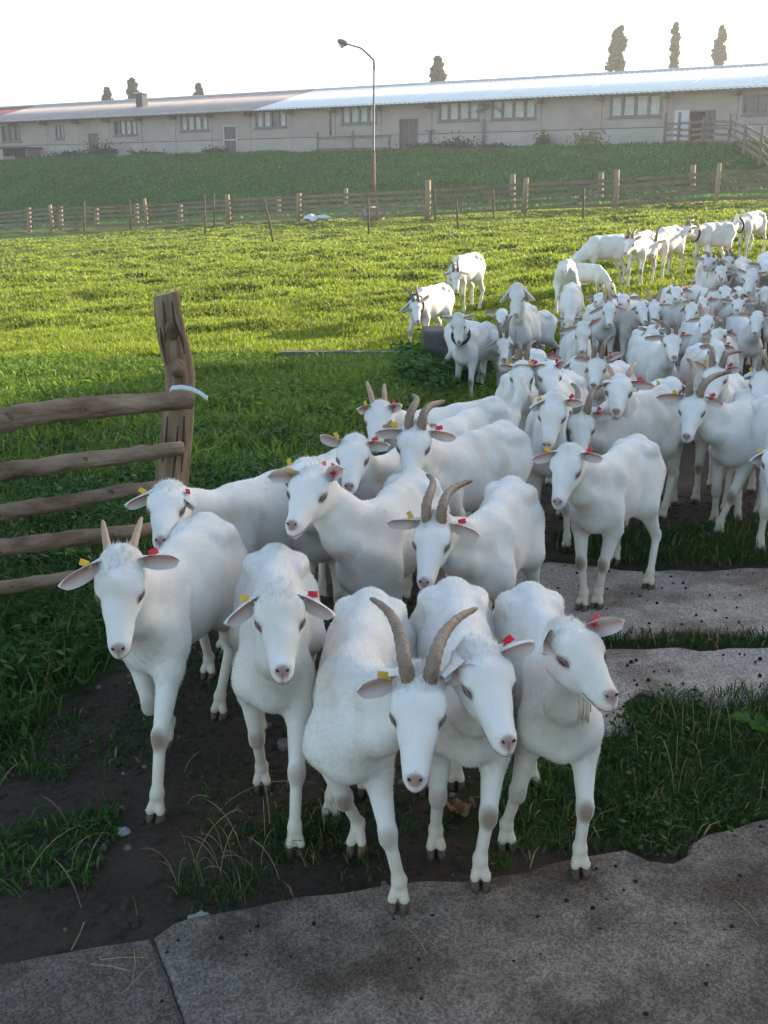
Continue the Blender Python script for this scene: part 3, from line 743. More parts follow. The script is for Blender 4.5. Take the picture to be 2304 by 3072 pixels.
S1W = gpoly(SLAB1) + [(6, 2.7), (6, -3), (-2.6, -3)]; S2W = gpoly(SLAB2); S3W = gpoly(SLAB3)
def slabtop(x, y):
    for P_, h_ in ((S1W, .022), (S2W, .016), (S3W, .014)):
        if inpoly([x], [y], P_)[0]: return h_
    return 0.0

# ---------------------------------------------------------------- grass (nobody could count it)
def blades(name, P, h, wd, lean, c1, c2, seg=2, dryf=.06, label=None, dirv=None):
    n = len(P)
    if n == 0: return
    az = rng.uniform(0, 2 * math.pi, n); d = np.stack([np.cos(az), np.sin(az), np.zeros(n)], 1)
    if dirv is not None: d = d * .6 + np.array(dirv) * .4
    wv = rng.uniform(0, 2 * math.pi, n); side = np.stack([np.cos(wv), np.sin(wv), np.zeros(n)], 1)
    h = h * rng.uniform(.5, 1.25, n); ln = lean * rng.uniform(.2, 1.4, n)
    w_ = (wd * rng.uniform(.6, 1.3, n))[:, None]
    up = np.array([0, 0, 1.])
    m1 = P + d * (ln * h * .35)[:, None] + up * (h * .62)[:, None]
    tip = P + d * (ln * h)[:, None] + up * (h * np.clip(1.0 - .25 * ln, .3, 1))[:, None]
    t = rng.random(n)[:, None]; col = np.array(c1) * (1 - t) + np.array(c2) * t; col = col * rng.uniform(.7, 1.25, (n, 1))
    pn = fbm(P[:, 0] * .8, P[:, 1] * .8)[:, None]; col = col * (.65 + .7 * pn)
    dm = rng.random(n) < dryf; col[dm] = np.array([.34, .26, .12]) * rng.uniform(.6, 1.1, (dm.sum(), 1))
    if seg == 2:
        V = np.stack([P - side * w_, P + side * w_, m1 - side * w_ * .8, m1 + side * w_ * .8, tip], 1).reshape(-1, 3)
        b = np.arange(n)[:, None] * 5
        F = np.concatenate([b + [0, 1, 3], b + [0, 3, 2], b + [2, 3, 4]]); cc = col.repeat(5, 0)
    else:
        V = np.stack([P - side * w_, P + side * w_, tip], 1).reshape(-1, 3); F = np.arange(n * 3).reshape(-1, 3); cc = col.repeat(3, 0)
    o = obj(name, npmesh(name, V, F, MATS['blade'], False, cc.astype(np.float32)))
    return tag(o, label, 'grass', kind='stuff')
def sample_poly(poly, dens, ymax=99, xr=(-9, 9), noise=None):
    P = np.array(poly); lo = P.min(0); hi = P.max(0); hi[1] = min(hi[1], ymax); lo[0] = max(lo[0], xr[0]); hi[0] = min(hi[0], xr[1])
    n = int((hi - lo).prod() * dens); x = rng.uniform(lo[0], hi[0], n); y = rng.uniform(lo[1], hi[1], n)
    j = (fbm(x * 4, y * 4) - .5) * .12
    m = inpoly(x + j, y + j, poly)
    if noise: m &= fbm(x * noise[0] + 3, y * noise[0]) > noise[1] + rng.normal(0, .04, n)
    x, y = x[m], y[m]; return np.stack([x, y, terrain(x, y)], 1)
GA, GB = (.024, .062, .012), (.055, .11, .022)
P = sample_poly(GR_RIGHT, 6000, xr=(-3, 4.5)); blades('grass', P, .06, .0026, .95, GA, GB, 2, .05, 'dark green grass verge beside the concrete at the right edge')
P = sample_poly(GR_STRIP1, 5200, xr=(-3, 4)); blades('grass', P, .075, .003, .7, GA, GB, 2, .10, 'grass strip behind the pale concrete path on the right')
P = sample_poly(GR_STRIP2, 4200, xr=(-3, 3.5)); blades('grass', P, .055, .0028, .8, GA, GB, 2, .15, 'narrow grass line growing between the two pale concrete slabs')
P = sample_poly(GR_TUFT, 7000, noise=(5, .49)); blades('grass', P, .06, .0022, .9, (.02, .05, .012), (.07, .12, .03), 2, .10, 'wiry grass clump at the edge of the front pavement')
P = sample_poly(GR_MID, 6500, noise=(5, .40)); blades('grass', P, .05, .003, 1.0, (.04, .10, .02), (.08, .16, .03), 2, .05, 'low green grass between the hooves of the front goats')
P = sample_poly(GR_SPOTS, 5200, noise=(3.2, .585)); blades('grass', P, .045, .0038, 1.1, (.03, .08, .015), (.07, .14, .03), 2, .05, 'scattered low weeds on the dark soil at lower left')
P = sample_poly(SOIL, 2600, ymax=4.2, noise=(2.6, .68), xr=(-1.6, 1)); blades('grass', P, .03, .0035, 1.1, (.03, .08, .015), (.06, .12, .03), 2, .06, 'small green sprigs in the trampled soil between the goats')
# left verge: tall tufts and broad weeds, in clumps
def clumps(poly, dens, per, rad, **kw):
    C = sample_poly(poly, dens, **kw); n = len(C); P = C.repeat(per, 0); a = rng.uniform(0, 6.28, len(P)); r = rad * np.sqrt(rng.random(len(P)))
    P[:, 0] += np.cos(a) * r; P[:, 1] += np.sin(a) * r; P[:, 2] = terrain(P[:, 0], P[:, 1]); return P
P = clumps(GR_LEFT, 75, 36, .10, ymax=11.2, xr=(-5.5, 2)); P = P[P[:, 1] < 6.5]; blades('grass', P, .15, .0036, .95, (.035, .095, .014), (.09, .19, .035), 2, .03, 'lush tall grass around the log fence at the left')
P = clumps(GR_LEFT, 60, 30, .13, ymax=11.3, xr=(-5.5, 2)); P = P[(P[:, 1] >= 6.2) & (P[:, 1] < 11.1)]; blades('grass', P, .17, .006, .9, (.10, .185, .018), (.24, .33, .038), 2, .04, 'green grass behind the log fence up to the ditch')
def leaves(name, P, size, c1, c2, hz, label):
    n = len(P); nrm_ = rng.normal(0, .55, (n, 3)) + [0, 0, 1]; nrm_ /= np.linalg.norm(nrm_, axis=1, keepdims=True)
    a = np.cross(nrm_, rng.normal(0, 1, (n, 3))); a /= np.linalg.norm(a, axis=1, keepdims=True); b = np.cross(nrm_, a)
    s_ = (size * rng.uniform(.5, 1.3, n))[:, None]; c = P + np.array([0, 0, 1]) * (hz * rng.uniform(.3, 1.2, n))[:, None]
    V = np.stack([c - a * s_, c - b * s_ * .5, c + a * s_, c + b * s_ * .5], 1).reshape(-1, 3)
    t = rng.random(n)[:, None]; col = (np.array(c1) * (1 - t) + np.array(c2) * t) * rng.uniform(.75, 1.2, (n, 1)); pn = fbm(P[:, 0] * .8, P[:, 1] * .8)[:, None]; col = col * (.65 + .7 * pn)
    tag(obj(name, npmesh(name, V, np.arange(4 * n).reshape(-1, 4), MATS['blade'], False, col.repeat(4, 0).astype(np.float32))), label, 'weeds', kind='stuff')
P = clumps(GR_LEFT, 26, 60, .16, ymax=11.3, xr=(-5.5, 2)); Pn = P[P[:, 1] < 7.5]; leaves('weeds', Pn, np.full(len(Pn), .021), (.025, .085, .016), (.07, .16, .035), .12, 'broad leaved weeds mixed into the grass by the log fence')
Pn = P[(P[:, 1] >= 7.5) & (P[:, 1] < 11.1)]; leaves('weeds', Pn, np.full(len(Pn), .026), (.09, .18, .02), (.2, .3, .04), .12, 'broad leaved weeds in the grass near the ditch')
P = clumps(GR_RIGHT, 20, 40, .09, xr=(-3, 3.2)); leaves('weeds', P, np.full(len(P), .012), (.025, .075, .015), (.06, .13, .03), .05, 'small leaved weeds in the grass verge at the right')
P = clumps(GR_LAMPWEED, 30, 90, .2); leaves('weeds', P, np.full(len(P), .035), (.03, .10, .015), (.08, .17, .03), .22, 'dark weeds beside the concrete block near the ditch')
# field: density follows the distance so every leaf stays about as big as the picture shows
n = 420000
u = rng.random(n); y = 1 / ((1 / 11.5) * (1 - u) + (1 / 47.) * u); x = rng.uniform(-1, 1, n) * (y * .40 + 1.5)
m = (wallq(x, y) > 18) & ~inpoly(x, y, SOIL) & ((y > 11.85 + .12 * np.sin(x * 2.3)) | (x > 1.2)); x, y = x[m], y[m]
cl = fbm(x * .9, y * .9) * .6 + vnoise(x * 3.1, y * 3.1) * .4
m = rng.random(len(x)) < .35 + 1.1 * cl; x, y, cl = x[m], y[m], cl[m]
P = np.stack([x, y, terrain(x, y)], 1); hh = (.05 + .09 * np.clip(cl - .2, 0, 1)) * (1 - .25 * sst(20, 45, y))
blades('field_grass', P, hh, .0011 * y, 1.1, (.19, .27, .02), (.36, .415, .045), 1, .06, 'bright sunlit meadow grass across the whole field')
# embankment below the barn
n = 150000
x = rng.uniform(-34, 26, n); y = rng.uniform(38, 92, n); q = wallq(x, y); m = (q > .8) & (q < 25) & (np.abs(x) < y * .42 + 2); x, y, q = x[m], y[m], q[m]
m = rng.random(len(x)) < .25 + 1.2 * fbm(x * .5, y * .5) ; x, y = x[m], y[m]
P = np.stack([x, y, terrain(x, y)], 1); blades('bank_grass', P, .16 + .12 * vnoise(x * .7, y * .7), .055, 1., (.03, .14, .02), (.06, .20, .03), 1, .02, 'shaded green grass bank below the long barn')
# ---------------------------------------------------------------- long barn on the bank
WD3 = np.array([*BD, 0]); WN3 = np.array([*BN, 0]); WP3 = np.array([*BP, 0])
def wp(t, z, out=0): return Vector(tuple(WP3 + WD3 * t + WN3 * out + np.array([0, 0, z])))
def wallhit(p, out=0):
    d = ray(p); o = np.array([0, 0, EYE]); k = ((WP3 + WN3 * out - o) @ WN3) / (d @ WN3); h = o + d * k
    return float((h - WP3) @ WD3), float(h[2])
BROT = Matrix((Vector(WD3), Vector(WN3), Vector((0, 0, 1)))).transposed()
def wbox(b, t0, t1, z0, z1, o0, o1): b.box(wp((t0 + t1) / 2, (z0 + z1) / 2, (o0 + o1) / 2), (abs(t1 - t0), abs(o1 - o0), abs(z1 - z0)), BROT)
barn = empty('barn', tuple(wp(20, 4)), 0); tag(barn, 'long low beige livestock barn on top of the grass bank', 'barn')
bpy.context.view_layer.update()
def bpart(o, parent=None):
    o.parent = parent or barn
    base = barn.location
    o.matrix_parent_inverse = Matrix.Translation(-base); return o
T0, T1 = -9.0, 88.0; ZB, ZE, ZR = 3.6, 7.0, 8.85
wins = []   # (t0,t1,z0,z1,npanes,dark flags)
def wr(a, b, n, dark=()):
    t0, z1 = wallhit(a); t1, z0 = wallhit(b)
    wins.append((min(t0, t1), max(t0, t1), min(z0, z1), max(z0, z1), n, dark))
wr(Z1(235, 543), Z1(278, 600), 2); wr(Z1(488, 523), Z1(592, 582), 4, (0,)); wr(Z1(775, 502), Z1(900, 562), 4)
wr(Z1(1100, 482), Z1(1238, 548), 4, (2,)); wr(Z1(1473, 460), Z1(1628, 530), 4); wr(Z2(235, 443), Z2(410, 517), 4)
wr(Z2(463, 435), Z2(655, 510), 4); wr(Z2(977, 415), Z2(1197, 500), 4); wr(Z2(1553, 410), Z2(1720, 490), 3, (0, 1, 2)); wr(Z1(2, 545), Z1(90, 610), 3, (0, 1, 2))
doors = []
def dr_(a, b, kind):
    t0, z1 = wallhit(a); t1, z0 = wallhit(b); doors.append((min(t0, t1), max(t0, t1), ZB, z1, kind))
dr_(Z1(378, 577), Z1(428, 665), 'wood'); dr_(Z1(962, 543), Z1(1024, 655), 'split'); dr_(Z2(65, 515), Z2(145, 640), 'double'); dr_(Z2(1318, 478), Z2(1428, 565), 'open')
tslot, zs1 = wallhit(Z1(1420, 470)); tslot2, zs0 = wallhit(Z1(1431, 583))
holes = [(w_[0], w_[1], w_[2], w_[3]) for w_ in wins] + [(d[0], d[1], d[2], d[3]) for d in doors] + [(min(tslot, tslot2), max(tslot, tslot2), zs0, zs1)]
brk = [wallhit(p)[0] for p in (Z1(335, 520), Z1(467, 510), Z1(607, 495), Z1(752, 483), Z1(912, 473), Z1(1078, 465), Z1(1257, 455), Z1(1447, 443), Z1(1645, 430), Z2(207, 432), Z2(437, 412), Z2(683, 402), Z2(945, 398), Z2(1228, 388), Z2(1535, 378))]
gaps = np.diff(sorted(brk)); pitch = float(np.median(gaps)); print('bay pitch', pitch, [round(g, 1) for g in gaps])
# wall: one bay per panel, two courses, openings cut out
bays = sorted(brk); 
while bays[0] > T0 + pitch: bays = [bays[0] - pitch] + bays
while bays[-1] < T1 - pitch: bays.append(bays[-1] + pitch)
bays = [T0] + bays + [T1]
ZM = wallhit(Z2(560, 568))[1]
for a, b in zip(bays[:-1], bays[1:]):
    for z0, z1, mt in ((ZB, ZM - .02, 'plinth'), (ZM + .02, ZE + .1, 'render_wall')):
        A0, B0 = a + .02, b - .02
        full = [h for h in holes if h[2] <= z0 and h[3] >= z1 and h[0] < B0 and h[1] > A0]
        segs = [(A0, min(B0, full[0][0])), (max(A0, full[0][1]), B0)] if full else [(A0, B0)]
        for A, B in segs:
            if B - A < .03: continue
            m = MB(); hs_ = [h for h in holes if h[1] > A and h[0] < B and h[3] > z0 and h[2] < z1]
            ts = sorted({A, B} | {min(max(v, A), B) for h in hs_ for v in h[:2]}); zs = sorted({z0, z1} | {min(max(v, z0), z1) for h in hs_ for v in h[2:]})
            for i in range(len(ts) - 1):
                j = 0; tc_ = (ts[i] + ts[i + 1]) / 2
                def hole(jj): zc = (zs[jj] + zs[jj + 1]) / 2; return any(h[0] < tc_ < h[1] and h[2] < zc < h[3] for h in hs_)
                while j < len(zs) - 1:
                    if hole(j): j += 1; continue
                    k = j
                    while k + 1 < len(zs) - 1 and not hole(k + 1): k += 1
                    wbox(m, ts[i], ts[i + 1], zs[j], zs[k + 1], -.3, 0); j = k + 1
            if m.v: bpart(m.build('wall_panel', MATS[mt]))
m = MB(); wbox(m, T0, T1, ZB - 1, ZE, -.36, -.31); bpart(m.build('dark_backing', MATS['dark_inside']))  # near-black sheet behind the openings stands in for the shade inside
m = MB(); wbox(m, T0, T1, ZB - 1, ZE, -13.4, -13.1); wbox(m, T0 - .3, T0, ZB - 1, ZE, -13.4, 0); wbox(m, T1, T1 + .3, ZB - 1, ZE, -13.4, 0)
for e in (T0 - .3, T1):
    m.add([wp(e, ZE, 0), wp(e, ZE, -13.4), wp(e, ZR - .25, -6.7), wp(e + .3, ZE, 0), wp(e + .3, ZE, -13.4), wp(e + .3, ZR - .25, -6.7)], [(0, 1, 2), (3, 5, 4), (0, 2, 5, 3), (1, 4, 5, 2)])
bpart(m.build('end_wall', MATS['render_wall']))
for t0, t1, z0, z1, n, dark in wins:
    fr = MB()
    for (a, b, c, d) in ((t0, t1, z0, z0 + .09), (t0, t1, z1 - .07, z1), (t0, t0 + .12, z0 + .09, z1 - .07), (t1 - .12, t1, z0 + .09, z1 - .07)): wbox(fr, a, b, c, d, -.16, .03)
    for i in range(1, n): tm = t0 + (t1 - t0) * i / n; wbox(fr, tm - .08, tm + .08, z0 + .09, z1 - .07, -.15, .0)
    f_ = bpart(fr.build('window', MATS['grey_paint']))
    for i in range(n):
        a = t0 + (t1 - t0) * i / n; b = t0 + (t1 - t0) * (i + 1) / n; k = n - 1 - i
        p = MB(); wbox(p, a + .04, b - .04, z0 + .05, z1 - .05, -.12, -.10); po = p.build('pane', MATS['glass_dark' if k in dark else 'glass'])
        po.parent = f_; po.matrix_parent_inverse = f_.matrix_parent_inverse.copy() if False else Matrix.Identity(4)
    sl = MB(); wbox(sl, t0 - .06, t1 + .06, z0 - .09, z0, -.02, .10); so_ = sl.build('sill', MATS['grey_paint']); so_.parent = f_
for t0, t1, z0, z1, kind in doors:
    fr = MB(); wbox(fr, t0, t0 + .08, z0, z1, -.2, .02); wbox(fr, t1 - .08, t1, z0, z1, -.2, .02); wbox(fr, t0 + .08, t1 - .08, z1 - .09, z1, -.2, .02)
    if kind == 'split': wbox(fr, t0 + .08, t1 - .08, (z0 + z1) / 2 + .2, (z0 + z1) / 2 + .3, -.12, .03)
    f_ = bpart(fr.build('door', MATS['fascia' if kind == 'split' else 'door_wood']))
    np_ = 5
    for i in range(np_):
        a = t0 + .08 + (t1 - t0 - .16) * i / np_; b = t0 + .08 + (t1 - t0 - .16) * (i + 1) / np_
        if kind == 'open' and i >= 2: continue
        p = MB(); wbox(p, a + .01, b - .01, z0 + .02, z1 - .1, -.12, -.08); po = p.build('plank', MATS['door_wood']); po.parent = f_
# white door leaf folded open beside the dark doorway, pipes, plank, gutter
ta, za = wallhit(Z2(1258, 478)); tb, zb = wallhit(Z2(1315, 570))
m = MB(); wbox(m, min(ta, tb), max(ta, tb), ZB + .3, za, .04, .10); l = bpart(m.build('door_leaf', MATS['door_white'])); l['label'] = 'white painted door leaf folded back'
for p0, p1 in ((Z2(200, 560), Z2(200, 642)), (Z2(433, 515), Z2(433, 648))):
    t, z = wallhit(p0); m = MB(); wbox(m, t - .08, t + .08, ZB, z, .02, .16)
    if p0[0] < Z2(300, 0)[0]: wbox(m, t - .35, t + .35, z - .12, z, .04, .12)
    bpart(m.build('wall_pipe', MATS['grey_paint']))
ta, za = wallhit(Z2(405, 483)); tb, zb = wallhit(Z2(462, 455))
bpart(MB().tube([wp(ta, za, .25), wp(tb, zb, .25)], .09, 6).build('loose_plank', MATS['grey_paint']))
ta, za = wallhit(Z2(470, 453)); tb, zb = wallhit(Z2(512, 487)); bpart(MB().tube([wp(ta, za, .12), wp(tb, zb, .12)], .05, 6).build('brace', MATS['grey_paint']))
for t in bays[1:-1]:
    m = MB(); wbox(m, t - .12, t + .12, ZE - .32, ZE - .02, .004, .85); bpart(m.build('rafter_end', MATS['rafter']))
m = MB(); wbox(m, T0, T1, ZE - .02, ZE + .1, .72, .80); bpart(m.build('eave_board', MATS['fascia']))
# corrugated roof in sheets: old fibre cement on the left, metal on the right, its sun glare painted near-white
def slope(t, s, dz=0):      # s 0 eave .. 1 ridge
    return wp(t, ZE + .02 + (ZR - ZE) * s + dz, .95 - 7.65 * s)
def roof(t0, t1, m_, pw=.36, skew=0, back=False):
    n = int((t1 - t0) / (pw / 4)); vs = []; fs = []
    for i in range(n + 1):
        t = t0 + (t1 - t0) * i / n; dz = .028 * math.sin(2 * math.pi * i / 4 + .4)
        for s in (0, .5, 1): vs.append(slope(t, s, dz) if not back else wp(t, ZR + .02 - (ZR - ZE) * s + dz, -6.7 - 7.2 * s))
    for i in range(n):
        for k in (0, 1): a = i * 3 + k; fs.append((a, a + 1, a + 4, a + 3))
    m = MB(); m.add(vs, fs); o = m.build('roof_sheet', m_, None, True)
    md = o.modifiers.new('th', 'SOLIDIFY'); md.thickness = .03; return bpart(o)
tj = wallhit(Z1(1090, 443), .95)[0]; tl = wallhit(Z1(400, 497), .95)[0]; tr = wallhit(Z1(10, 527), .95)[0]
def ridge_t(p):
    d = ray(p); o = np.array([0, 0, EYE]); k = (ZR - EYE) / d[2]; h = o + d * k; return float((h - WP3) @ WD3)
print('roof joint', tj, tl, tr)
W_ = 6.2; t = tj
while t > T0 - .8:
    a = max(T0 - .8, t - W_); roof(a, t - .015, MATS['roof_metal_glare']); t -= W_
t = tj
while t < T1 + .8:
    b = min(T1 + .8, t + W_); r = roof(t, b - .015, MATS['roof_red' if t > tr - 1 else 'roof_old'], .5); t += W_
roof(T0 - .8, T1 + .8, MATS['roof_old'], .9, back=True)
m = MB(); m.tube([wp(T0 - .8, ZR + .03, -6.7), wp(T1 + .8, ZR + .03, -6.7)], .12, 6); bpart(m.build('ridge_cap', MATS['fascia']))
# small chimney on the old roof
ch_ = wallhit(Z1(603, 445), -3.0); tC = ch_[0]
m = MB(); wbox(m, tC - .35, tC + .35, 7.6, 9.0, -3.5, -2.9); c_ = bpart(m.build('chimney', MATS['rafter']))
m = MB(); wbox(m, tC - .48, tC + .48, 9.0, 9.1, -3.6, -2.8); k_ = m.build('chimney_cap', MATS['fascia']); k_.parent = c_
# lean-to shed at the far left
sh = empty('shed', tuple(wp(wallhit(Z1(60, 680))[0], 3.9, 1.2)), 0); tag(sh, 'small lean-to shed with flat dark roof at the left end of the barn', 'shed')
ta, _ = wallhit(Z1(12, 650), 1.5); tb, _ = wallhit(Z1(108, 650), 1.5); zt = wallhit(Z1(60, 637), 1.5)[1]
def spart(o, r): o.parent = r; o.matrix_parent_inverse = Matrix.Translation(-r.location); return o
m = MB(); wbox(m, tb, tb + (ta - tb) * .5, 3.4, zt - .1, 1.3, 1.5); spart(m.build('door', MATS['dark_inside']), sh)
m = MB(); wbox(m, tb + (ta - tb) * .5, ta, 3.4, 3.4 + (zt - 3.4) * .55, 1.3, 1.5); wbox(m, tb - .1, tb + .0, 3.4, zt - .1, .05, 1.5); wbox(m, ta, ta + .1, 3.4, zt - .1, .05, 1.5); spart(m.build('wall', MATS['shed_wall']), sh)
m = MB(); wbox(m, tb - .4, ta + .4, zt - .1, zt + .02, .02, 2.1); spart(m.build('roof', MATS['rafter']), sh)

# ---------------------------------------------------------------- building outside the frame on the right (its shade covers the yard)
hall = empty('barn', (20, 12, 0)); tag(hall, 'second tall barn standing beyond the right side of the yard', 'barn')
def prism(name, pts, z0, z1, mt, parent):
    n = len(pts); m = MB(); m.add([(x, y, z0) for x, y in pts] + [(x, y, z1) for x, y in pts], [tuple(range(n))[::-1], tuple(range(n, 2 * n))] + [(i, (i + 1) % n, n + (i + 1) % n, n + i) for i in range(n)])
    return spart(m.build(name, mt), parent)
HP = [(15.2, 15.6), (16.9, 21.0), (26.8, 30.8), (38, 22), (34, -14), (16, -14)]
prism('wall', HP, -1, 6.5, MATS['shed_wall'], hall)
prism('roof', [(x + (.5 if x > 20 else -.3), y + (.4 if y > 10 else -.4)) for x, y in HP], 6.502, 6.75, MATS['roof_old'], hall)

# ---------------------------------------------------------------- street lamp
base = at_y(D(807, 440), 50); base[2] = float(terrain(base[0], base[1]))
lp = empty('street_lamp', tuple(base)); tag(lp, 'tall thin lamp post with curved arm standing in front of the barn', 'street lamp')
top = at_y(D(808, 150), 50); hz = top[2] - base[2]; head_ = at_y(D(747, 94), 50); bend = at_y(D(800, 122), 50); mid_ = at_y(D(780, 104), 50)
L = lambda p: Vector(tuple(p - base))
MB().tube([(0, 0, -.3), (0, 0, hz * .45)], [.09, .085], 10).build('pole_base', MATS['pole_metal'], lp, True)
MB().tube([(0, 0, hz * .45 - .01), (0, 0, hz * .46), L(top)], [.09, .052, .042], 10).build('pole', MATS['lamp_grey'], lp, True)
MB().tube([L(top), L(top) + Vector((.0, 0, .35)), L(bend), L(mid_), L(head_) + Vector((.35, 0, -.1)), L(head_)], [.05, .05, .045, .04, .035, .035], 8).build('arm', MATS['lamp_grey'], lp, True)
h0 = L(head_)
MB().tube([h0 + Vector((.12, 0, -.03)), h0, h0 + Vector((-.15, 0, .05)), h0 + Vector((-.32, 0, .10)), h0 + Vector((-.36, 0, .11))], [.05, .15, .17, .12, .03], 10, ell=.75).build('lamp_head', MATS['lamp_grey'], lp, True)
MB().tube([h0 + Vector((-.05, 0, -.06)), h0 + Vector((-.16, 0, -.10)), h0 + Vector((-.26, 0, -.02))], [.07, .11, .06], 10).build('lens', MATS['glass'], lp, True)

# ---------------------------------------------------------------- trees behind the barn
def tree(name, label, cat, pt, pb, width, y, kind):
    a = at_y(pt, y); b = at_y(pb, y); gz = 4.0; H = a[2] - gz; r = 1.25 * abs(at_y((pt[0] + width, pt[1]), y)[0] - a[0]) / 2
    root = empty(name, (a[0], y, gz)); tag(root, label, cat, 'trees beyond the barn roof')
    MB().tube([(0, 0, -.4), (.1, 0, H * .5), (0, 0, H * .95)], [.32, .2, .05], 7).build('trunk', MATS['bark'], root, True)
    rg = np.random.default_rng(len(label) + abs(int(a[0] * 10))); V = []; Fc = []; col = []
    vis0 = max(.2, (b[2] - gz) / H - .3); nl = 95
    cs = []
    for i in range(nl):
        t = vis0 + (1 - vis0) * rg.random(); prof = {'poplar': math.sin(math.pi * min(1, (t - vis0) / (1 - vis0) * .80 + .12)) ** .7 * (.85 + .18 * math.sin(t * 17 + a[0])), 'round': math.sin(math.pi * min(1, (t - vis0) / (1 - vis0) * .75 + .22)) ** .5}[kind]
        an = rg.uniform(0, 6.28); rr_ = r * prof * rg.uniform(.1, .8); cs.append((rr_ * math.cos(an), rr_ * math.sin(an), H * t, r * rg.uniform(.22, .5) * max(.4, prof)))
        if i % 4 == 0: MBb = None
    lim = MB()
    for c in cs[::4]: lim.tube([(0, 0, c[2] - r * .9), (c[0], c[1], c[2])], [.05, .02], 4)
    lim.build('branch', MATS['bark'], root)
    for c in cs:
        n = 55; d = rg.normal(0, 1, (n, 3)); d /= np.linalg.norm(d, axis=1, keepdims=True); P = np.array(c[:3]) + d * (c[3] * rg.random((n, 1)) ** .5) * [1, 1, 1.5 if kind == 'poplar' else 1]
        A_ = rg.normal(0, 1, (n, 3)); A_ /= np.linalg.norm(A_, axis=1, keepdims=True); B_ = np.cross(A_, rg.normal(0, 1, (n, 3))); B_ /= np.linalg.norm(B_, axis=1, keepdims=True); s_ = rg.uniform(.14, .34, (n, 1)) * (y / 120)
        V.append(np.stack([P - A_ * s_, P - B_ * s_ * .6, P + A_ * s_, P + B_ * s_ * .6], 1).reshape(-1, 3)); col.append((np.array([.05, .085, .055]) * rg.uniform(.6, 1.5, (n, 1))).repeat(4, 0))
    V = np.concatenate(V); obj('crown', npmesh('crown', V, np.arange(len(V)).reshape(-1, 4), MATS['foliage'], False, np.concatenate(col).astype(np.float32)), root)
tree('poplar_tree', 'widest of the three poplars above the barn roof, split at its foot', 'tree', Z2(1017, 122), Z2(1020, 285), 62, 125, 'poplar')
tree('poplar_tree', 'tallest slim poplar above the barn roof, middle of the three', 'tree', Z2(1263, 97), Z2(1262, 277), 34, 128, 'poplar')
tree('poplar_tree', 'slim poplar above the barn roof nearest the right edge', 'tree', Z2(1462, 115), Z2(1455, 270), 36, 130, 'poplar')
tree('leafy_tree', 'round tree top showing over the roof just right of the lamp post', 'tree', Z2(235, 252), Z2(233, 325), 48, 130, 'round')
tree('leafy_tree', 'tree top rising beside the chimney on the old roof', 'tree', Z1(570, 347), Z1(590, 430), 40, 150, 'round')
tree('leafy_tree', 'small tree top over the roof left of the chimney', 'tree', Z1(462, 385), Z1(462, 435), 26, 155, 'round')
tree('leafy_tree', 'low tree top over the roof between chimney and lamp post', 'tree', Z1(857, 368), Z1(857, 400), 28, 150, 'round')

# ---------------------------------------------------------------- shrubs at the foot of the barn wall
def shrub(label, p, w_, h_, q=1.2, c=(.03, .06, .025)):
    t, _ = wallhit(p, q); c0 = wp(t, 0, q); gz = float(terrain(c0.x, c0.y)); root = empty('shrub', (c0.x, c0.y, gz)); tag(root, label, 'shrub', 'shrubs along the barn wall')
    rg = np.random.default_rng(int(abs(t) * 7)); n = 900; d = rg.normal(0, .45, (n, 3)) * [w_, .8, h_]; d[:, 2] = np.abs(d[:, 2]) * .9 + .05
    A_ = rg.normal(0, 1, (n, 3)); A_ /= np.linalg.norm(A_, axis=1, keepdims=True); B_ = np.cross(A_, rg.normal(0, 1, (n, 3))); B_ /= np.linalg.norm(B_, axis=1, keepdims=True); s_ = rg.uniform(.05, .13, (n, 1))
    V = np.stack([d - A_ * s_, d - B_ * s_ * .6, d + A_ * s_, d + B_ * s_ * .6], 1).reshape(-1, 3)
    obj('foliage', npmesh('foliage', V, np.arange(4 * n).reshape(-1, 4), MATS['foliage'], False, (np.array(c) * rg.uniform(.6, 1.6, (n, 1))).repeat(4, 0).astype(np.float32)), root)
    m = MB()
    for i in range(7): a_ = rg.uniform(-1, 1); m.tube([(a_ * w_ * .2, 0, -.1), (a_ * w_ * .5, rg.uniform(-.3, .3), h_ * .7)], [.03, .01], 4)
    m.build('stem', MATS['bark'], root)
shrub('dark shrub below the narrow wooden door of the barn', Z1(440, 680), 1.6, 1.1)
shrub('low shrub left of the white rubble heap by the barn', Z1(320, 685), 2.0, .6)
shrub('spreading shrub right of the white rubble heap by the barn', Z1(620, 680), 1.8, .35)
shrub('small shrub below the split barn door', Z1(935, 668), 1.0, .5)
shrub('bushy shrub right of the double barn door', Z2(320, 640), 1.4, .8)
shrub('little shrub left of the double barn door', Z2(180, 645), 1.2, .35)
shrub('slim upright shrub against the wall left of the ramp fence', Z2(685, 630), .5, .9, .6)
shrub('low shrub right of the tall wall pipe', Z2(485, 640), 1.0, .35)
shrub('pale yellow green weed clump on the bank edge', Z2(880, 655), 1.0, .9, 3.2, (.16, .18, .05))
# rubble heap and pale slab by the barn
def rock(name, label, cat, p, q, size, m_, loc=None):
    if loc is None: t, _ = wallhit(p, q); c0 = wp(t, 0, q); loc = (c0.x, c0.y, float(terrain(c0.x, c0.y)))
    bm = __import__('bmesh').new(); __import__('bmesh').ops.create_icosphere(bm, subdivisions=2, radius=1)
    for v in bm.verts:
        k = .75 + .5 * random.random(); v.co = Vector((v.co.x * size[0] * k, v.co.y * size[1] * k, v.co.z * size[2] * k))
    me = bpy.data.meshes.new(name); bm.to_mesh(me); bm.free(); me.materials.append(m_); o = obj(name, me); o.location = loc; o.rotation_euler = (0, 0, random.random() * 6); tag(o, label, cat); return o
rock('rubble_heap', 'pale rubble heap in the grass in front of the barn shrubs', 'rubble', Z1(545, 695), 2.2, (1.5, .8, .35), MATS['stone'])

